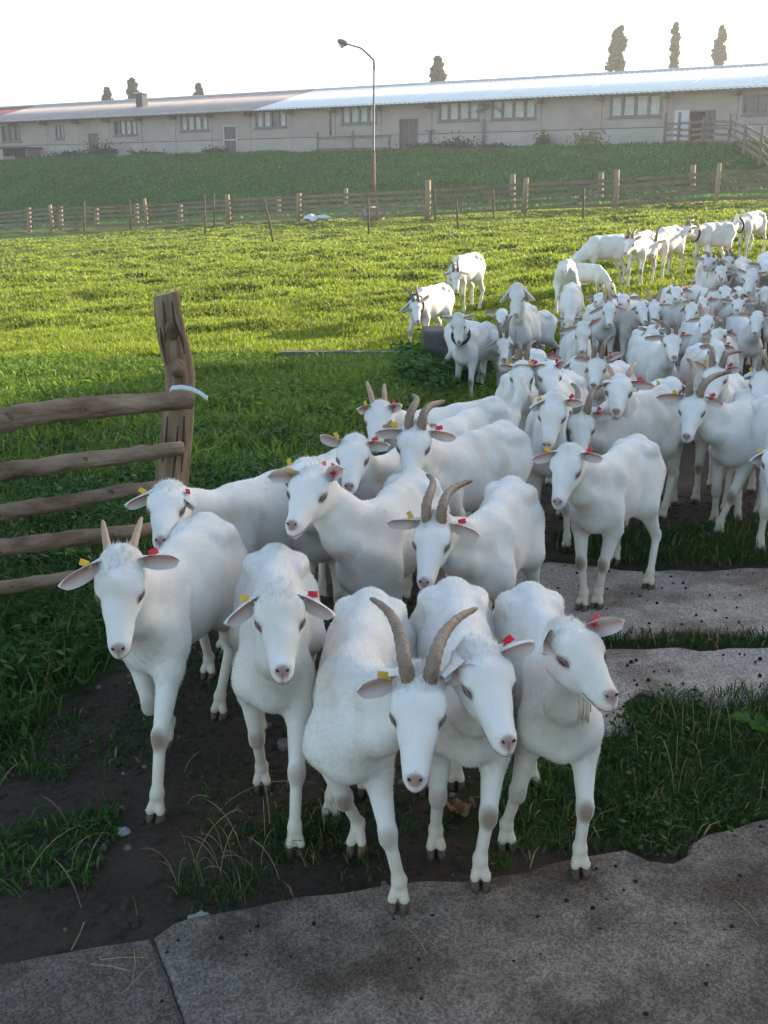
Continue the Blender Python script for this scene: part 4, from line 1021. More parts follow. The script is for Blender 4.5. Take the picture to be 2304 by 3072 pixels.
# ---------------------------------------------------------------- far post-and-board fence across the field
def fpost(pt, ybase, h, r=.1, name='fence', label='', cat='post', grp=None, m_='far_post_wood', lean=0, depth=None):
    pass
F1 = [(Z1(-150, 905), Z1(-150, 1005)), (Z1(-15, 895), Z1(-15, 1000)), (Z1(225, 893), Z1(225, 993)), (Z1(632, 866), Z1(632, 985)), (Z1(987, 850), Z1(987, 967)), (Z1(1290, 843), Z1(1290, 962)), (Z2(187, 790), Z2(187, 945)), (Z2(605, 780), Z2(605, 910)), (Z2(998, 745), Z2(998, 875)), (Z2(1435, 717), Z2(1435, 850)), (Z2(1830, 690), Z2(1830, 822))]
fdist = [60, 57.5, 54.5, 51.5, 49.0, 47.3, 41.5, 41.5, 41.0, 39.5, 38.5]
fence = empty('far_fence', (0, 48, .3)); tag(fence, 'long wooden post and board fence running across the field below the bank', 'fence')
def fpart(o): return spart(o, fence)
pp = []
for (a, b), y in zip(F1, fdist):
    x = at_y(b, y)[0]; zb = float(terrain(x, y)); zt = at_y(a, y)[2]; pp.append((x, y, zb, zt))
print('far fence', [(round(x, 1), y, round(zb, 2), round(zt - zb, 2)) for x, y, zb, zt in pp])
for i, (x, y, zb, zt) in enumerate(pp):
    H = 1.08 * max(1.0, min(2.0, zt - zb)) if i else 1.3; rr_ = .11 if i in (4, 5, 6, 7, 8) else .085
    fpart(MB().tube([(x, y, zb - .3), (x + .02, y, zb + H * .5), (x + random.uniform(-.04, .04), y, zb + H)], [rr_ * 1.05, rr_, rr_ * .92], 9, jit=.08).build('post', MATS['far_post_wood'], None, True))
    if i:
        x0, y0, zb0, zt0 = pp[i - 1]; nb = 5
        for k in range(nb):
            hh_ = .18 + k * .21; za_, zc_ = zb0 + hh_ + random.uniform(-.03, .03), zb + hh_ + random.uniform(-.03, .03)
            d_ = Vector((x - x0, y - y0, zc_ - za_)); L_ = d_.length; u_ = d_.normalized(); v_ = Vector((-u_.y, u_.x, 0)).normalized(); w3_ = u_.cross(v_)
            b = MB(); b.box(Vector(((x + x0) / 2, (y + y0) / 2, (za_ + zc_) / 2)) + v_ * (.13 + .0), (L_ + .1, .035, .12 * random.uniform(.8, 1.15)), Matrix((u_, v_, w3_)).transposed())
            fpart(b.build('board', MATS['board_wood']))
def single(name, label, cat, pt, pb, y, r, m_, grp):
    a = at_y(pt, y); b = at_y(pb, y); zb = float(terrain(b[0], y)); H = a[2] - zb
    o = MB().tube([(0, 0, -.2), ((a[0] - b[0]) * .5, 0, H * .5), (a[0] - b[0], 0, H)], [r, r * .95, r * .85], 7, jit=.06).build(name, MATS[m_], None, True); o.location = (b[0], y, zb); tag(o, label, cat, grp); return o
G2_ = 'posts standing behind the far fence'
for u_, v_, k_, lab in ((125, 897, 1, 'short pale post near the left edge behind the far fence'), (263, 893, 1, 'thin post behind the far fence right of the leftmost pale posts'), (418, 900, 1, 'stubby post behind the far fence, third from the left'), (590, 880, 1, 'post behind the far fence just left of a thick leaning post'), (780, 878, 1, 'wide post behind the far fence left of the two dark stakes'), (1203, 848, 1, 'post behind the far fence left of the pale rubble'), (1494, 813, 1, 'tall pale post behind the far fence left of the lamp post'), (557, 752, 2, 'tall square post behind the far fence right of the lamp post'), (937, 745, 2, 'post behind the far fence beside the thick middle right post'), (1335, 712, 2, 'square post behind the far fence near the right side')):
    p = (Z1 if k_ == 1 else Z2)(u_, v_); yb = 56 if k_ == 1 else 46
    single('fence_post', lab, 'post', p, (p[0], p[1] + 60), yb, .12, 'far_post_wood', G2_)
G3_ = 'thin stakes standing in front of the far fence'
for u0, v0, u1, v1, k_, y_, lab in ((362, 868, 362, 980, 1, 47, 'thin brown stake in the field nearest the left edge'), (560, 862, 562, 955, 1, 50, 'dark stake in the field left of a thick fence post'), (883, 845, 886, 1000, 1, 40, 'long dark stake left of the thick crooked fence post'), (923, 838, 925, 955, 1, 48, 'dark stake close behind the long dark stake'), (1140, 857, 1185, 1032, 1, 33.5, 'stake leaning to the left in the middle of the field'), (1590, 852, 1594, 1020, 1, 34.5, 'straight brown stake in the field below the lamp post'), (1618, 800, 1632, 940, 1, 44, 'leaning stake crossing the foot of the lamp post'), (220, 815, 220, 948, 2, 40.5, 'thin reddish stake right of the thickest fence post'), (313, 865, 322, 1002, 2, 33.5, 'leaning stake in the field right of the lamp post'), (472, 815, 474, 955, 2, 38.5, 'dark straight stake in the field, right of the leaning stake'), (864, 812, 860, 948, 2, 36.5, 'thin reddish stake in the field at the right')):
    Zk = Z1 if k_ == 1 else Z2; single('stake', lab, 'stake', Zk(u0, v0), Zk(u1, v1), y_, .035 if y_ < 45 else .045, 'stake', G3_)
for (u_, v_, sz, lab, m_) in ((1345, 952, (.42, .3, .15), 'white plastic wrapped heap beside the far fence', 'plastic'), (1402, 957, (.3, .25, .11), 'smaller white heap beside the wrapped heap at the far fence', 'plastic'), (1612, 958, (.45, .4, .35), 'grey boulder by the far fence under the lamp post', 'stone')):
    c_ = at_y(Z1(u_, v_), 44.5); rock('heap' if m_ == 'plastic' else 'boulder', lab, 'heap' if m_ == 'plastic' else 'boulder', None, 0, sz, MATS[m_], (c_[0], 44.5, float(terrain(c_[0], 44.5)) + .2))
# fence of the ramp at the right end of the barn and the short fence left of the double door
def wall_fence(name, label, P_, q, nb, hp_, step):
    pts_ = []
    for p, qq in P_: t, _ = wallhit(p, qq); c_ = wp(t, 0, qq); pts_.append((c_.x, c_.y, float(terrain(c_.x, c_.y))))
    root = empty(name, pts_[0]); tag(root, label, 'fence')
    for i, (x, y, z) in enumerate(pts_):
        spart(MB().tube([(x, y, z - .3), (x, y, z + hp_ * random.uniform(1.1, 1.45))], [.09, .08], 7).build('post', MATS['board_wood']), root)
        if i:
            x0, y0, z0 = pts_[i - 1]
            for k in range(nb):
                h_ = .25 + (hp_ - .3) * k / max(1, nb - 1); d_ = Vector((x - x0, y - y0, z - z0)); u_ = d_.normalized(); v_ = Vector((-u_.y, u_.x, 0)).normalized(); w3_ = u_.cross(v_)
                b = MB(); b.box(Vector(((x + x0) / 2, (y + y0) / 2, (z + z0) / 2 + h_ + random.uniform(-.03, .03))) + v_ * .1, (d_.length + .2, .05, .13), Matrix((u_, v_, w3_)).transposed()); spart(b.build('board', MATS['board_wood']), root)
wall_fence('ramp_fence', 'dark rail fence curving down the ramp from the open barn doorway', [(Z2(1210, 610), 1.2), (Z2(1270, 600), 2.2), (Z2(1318, 600), 2.8), (Z2(1375, 600), 3.4), (Z2(1490, 600), 6.0), (Z2(1555, 640), 9.5), (Z2(1625, 680), 13.5), (Z2(1710, 720), 17)], 0, 4, 1.25, 1)
wall_fence('yard_fence', 'low two rail fence against the barn left of the double door', [(Z1(1372, 640), 1.2), (Z1(1523, 640), 1.2), (Z1(1680, 640), 1.2)], 0, 2, 1.0, 1)

# ---------------------------------------------------------------- ditch edge, block
kb = MB(); x0, x1 = -1.1, .75
for i in range(1): kb.box(((x0 + x1) / 2, 11.72, -.06), (x1 - x0, .14, .17))
o = kb.build('kerb', MATS['concrete_dark']); tag(o, 'low dark concrete kerb along the ditch in the field', 'kerb')
c_ = at_y(A1(545, 700), 11.2)
m = MB(); m.box((0, 0, .13), (.50, .45, .42)); o = m.build('concrete_block', MATS['concrete_dark']); o.location = (c_[0], 11.3, -.02); tag(o, 'square dark concrete block at the end of the ditch kerb', 'block')
md = o.modifiers.new('b', 'BEVEL'); md.width = .03; md.segments = 2

# ---------------------------------------------------------------- log gate with its post, on the left
pb = ground(D(365, 1262)); gate = empty('log_fence', tuple(pb)); tag(gate, 'rustic log fence of five rails on one thick gnarled post', 'fence')
ypost = pb[1]; PT = lambda u, v, y=ypost: at_y(D(u, v), y)
def lpt(p): return Vector(tuple(np.array(p) - pb))
# centreline of the crooked post (display px) with half widths
cl_ = [(370, 1275, 37), (369, 1180, 38), (366, 1060, 37), (372, 1000, 36), (381, 930, 35), (385, 880, 34), (390, 820, 31), (386, 790, 32), (375, 745, 33), (366, 700, 31), (360, 660, 29), (358, 634, 28)]
K = len(cl_); ns = 20; vs = []
for i, (u_, v_, hw) in enumerate(cl_):
    c_ = PT(u_, v_); r_ = PT(u_ + hw, v_)[0] - c_[0]; z_ = c_[2] - pb[2] if i else -.15
    for j in range(ns):
        th = 2 * math.pi * j / ns; rr_ = r_ * (1 + .045 * math.sin(3 * th + 1) + .05 * math.sin(7 * th + i * .3) + .02 * random.uniform(-1, 1))
        vs.append((c_[0] - pb[0] + rr_ * math.cos(th), rr_ * math.sin(th), z_ + (.012 * math.cos(th) if i == K - 1 else 0)))
m = MB(); m.add(vs, [(i * ns + j, i * ns + (j + 1) % ns, (i + 1) * ns + (j + 1) % ns, (i + 1) * ns + j) for i in range(K - 1) for j in range(ns)])
pz = m.build('post', MATS['post_wood'], gate, True); sb = pz.modifiers.new('s', 'SUBSURF'); sb.levels = sb.render_levels = 2
topc = len(cl_) - 1
m = MB(); m.add([vs[topc * ns + j] for j in range(ns)], [tuple(range(ns))]); m.build('post_top', MATS['cut_wood'], pz)
for (u_, v_, w_, h_) in ((372, 712, 15, 22), (384, 795, 17, 20)):
    c_ = lpt(PT(u_, v_, ypost - .075)); bm = __import__('bmesh').new(); __import__('bmesh').ops.create_uvsphere(bm, u_segments=12, v_segments=8, radius=1)
    k_ = .00205
    for v in bm.verts: v.co = Vector((v.co.x * w_ * k_, v.co.y * .028, v.co.z * h_ * k_)) + c_
    me = bpy.data.meshes.new('knot'); bm.to_mesh(me); bm.free(); me.materials.append(MATS['knot_wood']); me.polygons.foreach_set('use_smooth', [True] * len(me.polygons)); obj('knot', me, pz)
for pts_ in ([(352, 650), (358, 700), (356, 740)], [(372, 650), (376, 690), (392, 730), (399, 765)], [(392, 800), (396, 850)], [(362, 900), (358, 960), (346, 1020)], [(385, 920), (380, 980), (372, 1040)], [(398, 900), (396, 960), (392, 1020)], [(345, 680), (350, 740), (360, 790)]):
    m = MB(); q_ = [lpt(PT(u_, v_, ypost - .098 + abs(u_ - 375) ** 2 * .00006)) for u_, v_ in pts_]; m.tube(q_, [.003] + [.0065] * (len(q_) - 2) + [.002], 5); m.build('crack', MATS['crack_wood'], pz)
def rail(pts_, rads, label=None, y0=None):
    # pts: display px; depth follows the fence line from the post towards the camera on the left
    d0 = ypost - .13; P_ = []; R_ = []
    for (u_, v_), r_ in zip(pts_, rads):
        y_ = d0 - (395 - u_) / 395 * .36; P_.append(lpt(at_y(D(u_, v_), y_))); R_.append(r_)
    # resample
    Q = []; RR = []
    for i in range(len(P_) - 1):
        for k in range(6):
            t = k / 6; Q.append(P_[i].lerp(P_[i + 1], t) + Vector((0, random.uniform(-.003, .003), random.uniform(-.003, .003)))); RR.append((R_[i] * (1 - t) + R_[i + 1] * t) * random.uniform(.96, 1.05))
    Q.append(P_[-1]); RR.append(R_[-1])
    o = MB().tube(Q, RR, 12, True, jit=.07).build('rail', MATS['rail_bark'], gate, True)
    for kk in range(3):
        iq = 4 + kk * 8 + random.randint(0, 3)
        if iq < len(Q) - 2:
            bm = __import__('bmesh').new(); __import__('bmesh').ops.create_uvsphere(bm, u_segments=10, v_segments=6, radius=1); c_ = Q[iq] + Vector((0, -RR[iq] * .86, random.uniform(-.3, .5) * RR[iq])); rk = RR[iq] * random.uniform(.28, .42)
            for v in bm.verts: v.co = Vector((v.co.x * rk * 1.5, v.co.y * rk * .6, v.co.z * rk)) + c_
            me = bpy.data.meshes.new('knot'); bm.to_mesh(me); bm.free(); me.materials.append(MATS['knot_wood']); me.polygons.foreach_set('use_smooth', [True] * len(me.polygons)); obj('knot', me, o)
    e = MB(); e.tube([Q[-1], Q[-1] + (Q[-1] - Q[-2]).normalized() * .006], [RR[-1] * .93, RR[-1] * .9], 12); e.build('cut_end', MATS['cut_wood'], o); return o
rail([(-420, 990), (-200, 945), (0, 908), (130, 886), (290, 872), (412, 862)], [0.0546, 0.051, 0.0493, 0.0458, 0.0422, 0.0414])
rail([(-420, 1110), (-200, 1060), (0, 1021), (150, 999), (260, 985), (392, 969)], [0.0396, 0.0378, 0.0361, 0.0352, 0.0334, 0.0308])
rail([(-420, 1180), (-200, 1140), (0, 1107), (150, 1085), (260, 1062), (380, 1046)], [0.037, 0.0352, 0.0334, 0.0317, 0.029, 0.0264])
rail([(-420, 1225), (-200, 1202), (0, 1183), (150, 1165), (330, 1145), (372, 1140)], [0.0378, 0.037, 0.0361, 0.0352, 0.0326, 0.0308])
rail([(-420, 1330), (-200, 1300), (0, 1272), (150, 1248), (330, 1216), (372, 1208)], [0.0299, 0.029, 0.0282, 0.0264, 0.0246, 0.0229])
# second post, beyond the left edge of the picture, carries the other ends
p2 = lpt(at_y(D(-400, 1300), ypost - .13 - 795 / 395 * .36)); m = MB(); m.tube([(p2.x, p2.y + .11, -.2), (p2.x, p2.y + .11, .5), (p2.x, p2.y + .11, 1.15)], [.09, .085, .08], 12, jit=.08); m.build('post', MATS['post_wood'], gate, True)
# pale plastic strip
q_ = [(366, 846), (372, 838), (392, 836), (414, 840), (432, 849), (447, 860)]
vs = []; 
for i, (u_, v_) in enumerate(q_):
    y_ = ypost - .20 - .03 * i; a_ = at_y(D(u_, v_ - 5), y_); b_ = at_y(D(u_, v_ + 5), y_ - .01); vs += [a_ , b_]
m = MB(); m.add([tuple(v) for v in vs], [(2 * i, 2 * i + 1, 2 * i + 3, 2 * i + 2) for i in range(len(q_) - 1)]); o = m.build('plastic_strip', MATS['plastic'], None, True); md = o.modifiers.new('s', 'SOLIDIFY'); md.thickness = .006
tag(o, 'white curved plastic strip lying on top of the upper log rail', 'strip')
mat('dock', (.09, .2, .03), .5, var=(.05, .13, .02), scale=20, tr=.35)
mat('straw', (.42, .33, .15), .8, var=(.26, .2, .09), scale=30)
# ---------------------------------------------------------------- the herd, front row first
G = goat
N1 = dict(res=.0065, fur=44000); N2 = dict(res=.0085, fur=20000); N3 = dict(res=.0115, fur=7000); N4 = dict(res=.014, fur=0); N5 = dict(res=.017, fur=0)
G('goat at far left of the front row with short straight horns and dark knee', Z6(398, 318), Z6(385, 682), -12, .97, fl=Z6(555, 1450), fr=Z6(600, 1190), bl=Z6(840, 985), br=Z6(790, 805), er=Z6(108, 370), el=Z6(665, 245), horn='straight', hr=Z6(315, 95), hl=Z6(490, 80), hlen=.2, hthick=.9, lift={'fr': .06}, eo=.5, **N1)
G('hornless goat in the front row walking straight ahead, second from the left', Z6(1112, 470), Z6(1127, 785), 4, .93, fl=Z6(1185, 1600), fr=Z6(1035, 1312), er=Z6(860, 538), el=Z6(1368, 500), fat=.85, eo=.1, **N1)
G('foremost goat with the longest curved horns and lowered head, centre front', Z7(540, 560), Z7(520, 975), -6, .92, fl=Z7(445, 1585), fr=Z7(255, 1330), br=Z7(140, 1150), bl=Z7(300, 1030), er=Z7(250, 540), el=Z7(808, 425), horn='curved', hr=Z7(320, 145), hl=Z7(800, 190), hlen=.37, fat=.95, hthick=.98, lift={'fr': .03}, tags=(True, False), eo=.55, **N1)
G('hornless goat looking down to the right, squeezed beside the long horned leader', Z7(815, 445), Z7(940, 805), 2, .92, fl=Z7(815, 1485), fr=Z7(615, 1308), bl=Z7(705, 1000), er=Z7(640, 470), el=Z7(1060, 310), tags=(False, True), fat=.92, eo=.1, **N1)
G('hornless bearded goat at the right end of the front row looking to the right', Z7(1215, 345), Z7(1408, 600), 4, .89, fl=Z7(1265, 1425), fr=Z7(935, 1278), bl=Z7(1045, 990), er=Z7(1085, 375), el=Z7(1472, 222), beard=.8, tags=(False, True), fat=.9, eo=.5, **N1)
# second row
G('hornless goat behind the short horned one, its head lowered beside the log fence', (506, 1498), (481, 1628), -42, .98, ff=D(490, 1432), er=(372, 1505), el=(590, 1508), eo=.0, **N2)
G('hornless goat with raised head looking left, long neck, yellow tag in its upright ear', A4(262, 615), A4(140, 850), -20, .98, ff=D(795, 1500), er=A4(0, 550), el=A4(435, 500), neck=.33, tags=(True, True), eo=.5, **N2)
G('goat half hidden behind the long necked goat that looks left', A4(215, 560), A4(160, 740), -8, .95, ff=D(690, 1400), er=A4(75, 515), el=A4(370, 530), res=.0105, fur=9000, eo=.1)
G('horned goat with yellow and red tags bending its head behind the front row', A4(932, 865), A4(870, 1165), -18, .93, ff=D(1035, 1490), er=A4(660, 800), el=A4(1188, 872), horn='curved', hr=A4(885, 560), hl=A4(1135, 595), hlen=.33, fat=1.0, hthick=1.0, eo=.2, **N2)
G('hornless goat standing apart on the right with a brown patch on its shoulder', A5(252, 610), A5(170, 920), -32, .94, fr=A6(290, 480), fl=A6(380, 470), bl=A6(690, 350), br=A6(490, 180), er=A5(-15, 585), el=A5(500, 575), eo=.3, **N2)
G('hornless goat with wide spread ears between two horned goats, middle left of the herd', A4(485, 425), A4(455, 635), -30, .95, ff=D(800, 1330), er=A4(295, 325), el=A4(685, 380), eo=.2, **N2)
G('horned goat in the centre with head held high facing the camera, tail stretched back', A4(825, 355), A4(782, 590), -42, 1.0, ff=D(930, 1300), er=A4(595, 305), el=A4(1055, 330), horn='curved', hr=A4(805, 120), hl=A4(982, 155), hlen=.27, neck=.32, fat=1.05, eo=.1, **N2)
G('goat hidden behind the centre horned goat with only its ears showing', A4(800, 345), A4(770, 480), -30, .95, ff=D(950, 1200), er=A4(640, 270), el=A4(945, 262), **N3)
G('goat with two slender upright horns and a raised fluffy tail, behind the centre goats', A4(625, 225), A4(595, 400), -58, .98, ff=D(890, 1178), er=A4(495, 185), el=A4(752, 160), horn='straight', hr=A4(553, 45), hl=A4(650, 60), hlen=.2, tail='up', neck=.31, eo=.5, **N2)
G('horned goat with broad back behind the lone right goat, curved left horn', A5(338, 330), A5(330, 590), -48, 1.0, ff=D(1290, 1150), er=A5(145, 245), el=A5(568, 270), horn='curved', hr=A5(268, 75), hl=A5(482, 88), hlen=.24, fat=1.05, eo=.5, **N2)
G('hornless goat looking down, left of the horned goat with the broad back', A5(152, 235), A5(95, 515), -8, .97, er=A5(-30, 225), el=A5(355, 178), eo=.3, **N3)
G('long horned goat with crossed front legs near the right edge', A5(1140, 205), A5(1082, 455), -28, .98, fl=A5(1235, 1140), fr=A5(1270, 1090), bl=A5(1585, 1010), er=A5(865, 150), el=A5(1355, 200), horn='curved', hr=A2(960, 855), hl=A2(1335, 965), hlen=.30, hthick=1.1, eo=.4, **N2)
G('goat cut off by the right edge with only its ear in view', A5(1720, 600), A5(1700, 800), -5, .97, er=A5(1527, 600), ff=D(1680, 1200), **N3)
G('horned goat at the right edge looking down, its face half out of the picture', A2(1620, 1020), A2(1572, 1275), -25, 1.0, er=A2(1452, 980), horn='curved', hr=A2(1575, 800), hl=A2(1640, 780), hlen=.22, **N3)
G('goat with a dark raised ear behind the long horned goat at the right', A2(1215, 990), A2(1160, 1190), -25, 1.0, er=A2(1010, 850), el=A2(1420, 900), horn='curved', hr=A2(1120, 740), hl=A2(1435, 790), hlen=.28, **N3)
G('goat facing the camera with two short wide set horns, third row right of centre', A2(378, 1095), A2(345, 1320), -32, 1.0, er=A2(225, 1030), el=A2(690, 1065), horn='straight', hr=A2(265, 905), hl=A2(512, 890), hlen=.17, hthick=1.2, fat=1.1, eo=.1, **N3)
G('hornless goat with bowed head and yellow tag left of the long horned right goat', A2(820, 1100), A2(800, 1250), -10, .92, er=A2(640, 1112), el=A2(980, 1120), ph=.76, fat=1.0, **N3)
G('hornless goat looking left with pointed ears and reddish eye, front of the middle herd', A1(1410, 975), A1(1480, 1165), -20, 1.0, er=A1(1115, 895), el=A1(1550, 840), neck=.31, **N3)
G('goat with dark muzzle pressed against the pointed eared goat on its left side', A1(1190, 970), A1(1185, 1200), -5, 1.0, er=A1(990, 880), el=A1(1400, 880), **N3)
G('goat with tall brown horns rising behind the two touching heads', A1(1195, 915), A1(1220, 1080), -12, .98, er=A1(1105, 820), el=A1(1340, 900), horn='curved', hr=A1(1125, 710), hl=A1(1312, 700), hlen=.27, dy=.3, **N4)
G('goat with level ears behind the tall brown horns, broad ribbed back', A1(1330, 845), A1(1330, 970), -4, 1.0, er=A1(1105, 820), el=A1(1545, 832), fat=1.1, ph=.74, **N4)
G('standing goat with inward curved horns and a drooping ear, left edge of the herd', A1(1030, 705), A1(1040, 865), 38, 1.0, ff=A1(930, 1195), er=A1(872, 762), el=A1(1120, 710), horn='curved', hr=A1(930, 488), hl=A1(1112, 480), hlen=.22, tags=(False, False), lift={'fl': .06}, **N3)
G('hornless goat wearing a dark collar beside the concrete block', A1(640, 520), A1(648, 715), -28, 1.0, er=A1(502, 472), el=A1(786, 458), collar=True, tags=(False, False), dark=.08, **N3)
G('sunlit horned goat with dark collar stepping down at the ditch, farthest left of the herd', A1(268, 385), A1(292, 535), -34, 1.02, ff=A1(290, 815), er=A1(135, 440), el=A1(388, 290), horn='curved', hr=A1(150, 228), hl=A1(292, 210), hlen=.24, collar=True, tags=(False, False), **N3)
G('sunlit horned goat standing on the meadow behind the collared one, head lowered', A1(615, 120), A1(625, 270), -32, 1.08, ff=A1(610, 505), er=A1(508, 112), el=A1(732, 102), horn='curved', hr=A1(555, -10), hl=A1(655, -20), hlen=.22, tags=(False, False), **N3)
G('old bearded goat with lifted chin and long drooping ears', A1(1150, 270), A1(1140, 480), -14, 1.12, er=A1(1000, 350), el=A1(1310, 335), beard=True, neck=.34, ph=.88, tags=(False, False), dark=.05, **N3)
G('goat turned sideways behind the bearded old goat, only its sunlit rump showing', A1(1020, 470), A1(1000, 560), -50, .97, ph=.7, tags=(False, False), **N4)
G('goat seen from behind at the shade edge, its round sunlit rump towards the camera', A3(290, 500), A3(330, 560), 168, 1.0, org=A3(225, 740), tags=(False, False), pollfar=True, **N4)
G('goat mostly hidden behind the lifted ear goat, its pale back arched above it', A1(1600, 520), A1(1600, 640), -10, .95, org=A1(1600, 745), tags=(False, False), **N4)
G('hornless goat looking at the camera with lifted ear, left middle of the herd', A1(1720, 600), A1(1710, 800), -5, 1.0, er=A1(1490, 620), el=A2(225, 485), fat=1.05, eo=.5, **N3)
G('double horned goat with yellow tag in the middle of the herd, broad pale forehead', A2(185, 895), A2(150, 1090), -25, 1.0, er=A2(-20, 830), el=A2(405, 785), horn='curved', hr=A2(150, 690), hl=A2(330, 650), hlen=.25, eo=.5, **N3)
G('hornless goat pressing in from the left of the yellow tagged horned goat', A2(15, 905), A2(20, 1085), 10, .95, er=A1(1540, 912), tags=(False, True), **N4)
G('goat with backswept curved horns and a red tag looking at the camera, herd centre', A2(825, 690), A2(848, 850), 2, 1.05, er=A2(585, 655), el=A2(1010, 632), horn='curved', hr=A2(650, 508), hl=A2(880, 500), hlen=.23, neck=.32, tags=(False, True), **N3)
G('goat with dark muzzle and raised left ear beside the backswept horns', A2(660, 625), A2(645, 800), -10, .98, er=A2(535, 562), horn='straight', hr=A2(560, 660), hlen=.1, tags=(False, False), dy=.15, **N4)
G('goat standing behind the centre herd with folded ears seen from above', A2(1215, 765), A2(1200, 900), -5, 1.0, er=A2(1060, 730), el=A2(1382, 748), **N4)
G('goat with low head and crossing grey horns right of the centre', A2(1240, 640), A2(1195, 720), -20, 1.0, er=A2(1090, 640), el=A2(1400, 645), horn='curved', hr=A2(1190, 495), hl=A2(1355, 465), hlen=.25, ph=.76, **N4)
G('hornless goat with pinkish ears facing the camera at the right side', A2(1568, 500), A2(1545, 640), -3, 1.0, er=A2(1392, 458), el=A2(1680, 478), eo=.6, **N4)
G('goat with spread dark ears and two upright horns, right of the centre', A2(1130, 530), A2(1105, 650), -5, 1.0, er=A2(965, 508), el=A2(1290, 488), horn='straight', hr=A2(1065, 370), hl=A2(1180, 385), hlen=.2, hthick=1.3, **N4)
G('goat with thin leaning horns looking down left, right half of the herd', A2(1005, 420), A2(965, 540), -25, 1.0, er=A2(890, 430), el=A2(1120, 420), horn='straight', hr=A2(950, 300), hl=A2(1075, 270), hlen=.17, **N4)
G('goat with widely splayed dark horns in the upper middle of the herd', A2(675, 400), A2(665, 560), -5, 1.0, er=A2(560, 400), el=A2(835, 372), horn='straight', hr=A2(600, 238), hl=A2(742, 232), hlen=.2, hthick=1.3, **N4)
G('hornless goat in profile with a dark ear left of the splayed horns', A2(555, 420), A2(600, 540), 15, .97, er=A2(468, 412), tags=(False, False), **N4)
G('goat facing the camera with yellow and red tags and level ears, upper middle', A2(285, 410), A2(290, 565), 0, 1.0, er=A2(108, 452), el=A2(450, 420), horn='straight', hr=A2(232, 245), hl=A2(270, 260), hlen=.19, hthick=1.3, **N4)
G('goat with tall thin dark horns behind the level eared goat', A2(215, 330), A2(165, 370), -30, 1.0, er=A2(75, 325), el=A2(300, 330), horn='straight', hr=A2(182, 180), hl=A2(245, 240), hlen=.2, tags=(False, False), **N4)
G('goat lying its neck low behind the herd, sunlit back like a white mound', A3(585, 570), A3(600, 610), 50, .72, org=A3(400, 640), horn='straight', hlen=.14, tags=(False, False), **N4)
G('grazing goat on the meadow with its head down to the left', A3(238, 395), A3(225, 470), -70, 1.05, org=A3(475, 530), neck=.46, er=A3(213, 318), tags=(False, False), **N4)
G('sunlit bearded goat with curved horns in the meadow, front one of the pair', A3(690, 200), A3(648, 285), -28, 1.15, ff=A3(710, 545), er=A3(655, 140), el=A3(765, 152), horn='curved', hr=A3(672, 95), hl=A3(752, 108), hlen=.2, beard=1.1, tags=(False, False), **N4)
G('sunlit goat directly behind the bearded one with one horn visible', A3(850, 218), A3(842, 300), -38, 1.15, ff=A3(870, 490), er=A3(770, 150), el=A3(942, 182), horn='curved', hr=A3(832, 112), hlen=.2, tags=(False, False), **N4)
G('goat in profile with blue collar, beard and swept horn at the back right', A3(1098, 112), A3(1048, 165), -58, 1.12, ff=A3(1170, 430), horn='curved', hr=A3(1135, 45), hl=A3(1125, 52), hlen=.2, collar=True, beard=.9, tail='up', neck=.36, tags=(False, False), **N4)
G('farthest goat at the right edge of the meadow looking left with a collar', A3(1418, 85), A3(1372, 120), -42, 1.12, ff=A3(1470, 320), er=A3(1390, 50), el=A3(1430, 55), collar=True, beard=.6, neck=.36, tags=(False, False), **N4)
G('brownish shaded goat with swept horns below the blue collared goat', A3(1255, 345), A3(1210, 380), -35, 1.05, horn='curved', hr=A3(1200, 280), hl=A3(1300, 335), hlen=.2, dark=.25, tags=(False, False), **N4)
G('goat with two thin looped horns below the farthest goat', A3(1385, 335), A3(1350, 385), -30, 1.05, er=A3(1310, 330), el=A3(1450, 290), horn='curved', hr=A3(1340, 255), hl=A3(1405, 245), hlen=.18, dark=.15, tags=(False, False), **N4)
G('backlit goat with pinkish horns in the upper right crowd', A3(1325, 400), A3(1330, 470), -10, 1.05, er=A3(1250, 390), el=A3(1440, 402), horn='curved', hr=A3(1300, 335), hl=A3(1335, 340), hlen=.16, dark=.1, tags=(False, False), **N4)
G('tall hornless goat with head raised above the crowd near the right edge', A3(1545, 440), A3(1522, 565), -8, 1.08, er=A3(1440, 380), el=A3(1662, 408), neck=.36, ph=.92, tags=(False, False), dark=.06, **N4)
G('goat with lowered face and sideways ears in front of the tall hornless goat', A3(1350, 550), A3(1375, 600), 10, 1.0, er=A3(1228, 535), el=A3(1445, 545), horn='straight', hl=A3(1412, 445), hlen=.14, tags=(False, False), **N4)
G('goat with two thin dark horns at the top of the crowd', A3(1015, 555), A3(1000, 610), -10, 1.0, er=A3(935, 550), el=A3(1130, 548), horn='straight', hr=A3(985, 470), hl=A3(1062, 455), hlen=.17, **N4)
G('goat with its sunlit rump turned to the camera in the upper right crowd', A3(1160, 560), A3(1140, 610), 165, 1.0, org=A3(1210, 640), tags=(False, False), tail='up', pollfar=True, **N4)
G('goat with grey parallel horns in the upper left crowd', A3(640, 610), A3(620, 650), -20, 1.0, horn='straight', hr=A3(640, 535), hl=A3(705, 565), hlen=.16, tags=(False, False), **N5)
G('goat with one upright dark horn among the far crowd, right of the thin dark horns', A3(1185, 630), A3(1200, 680), 5, 1.0, horn='straight', hr=A3(1180, 550), hl=A3(1245, 545), hlen=.17, **N5)
G('goat with grey hooked horn in front of the tall hornless goat', A3(1450, 640), A3(1440, 690), -10, 1.0, horn='curved', hr=A3(1410, 590), hl=A3(1520, 590), hlen=.2, tags=(False, True), **N5)
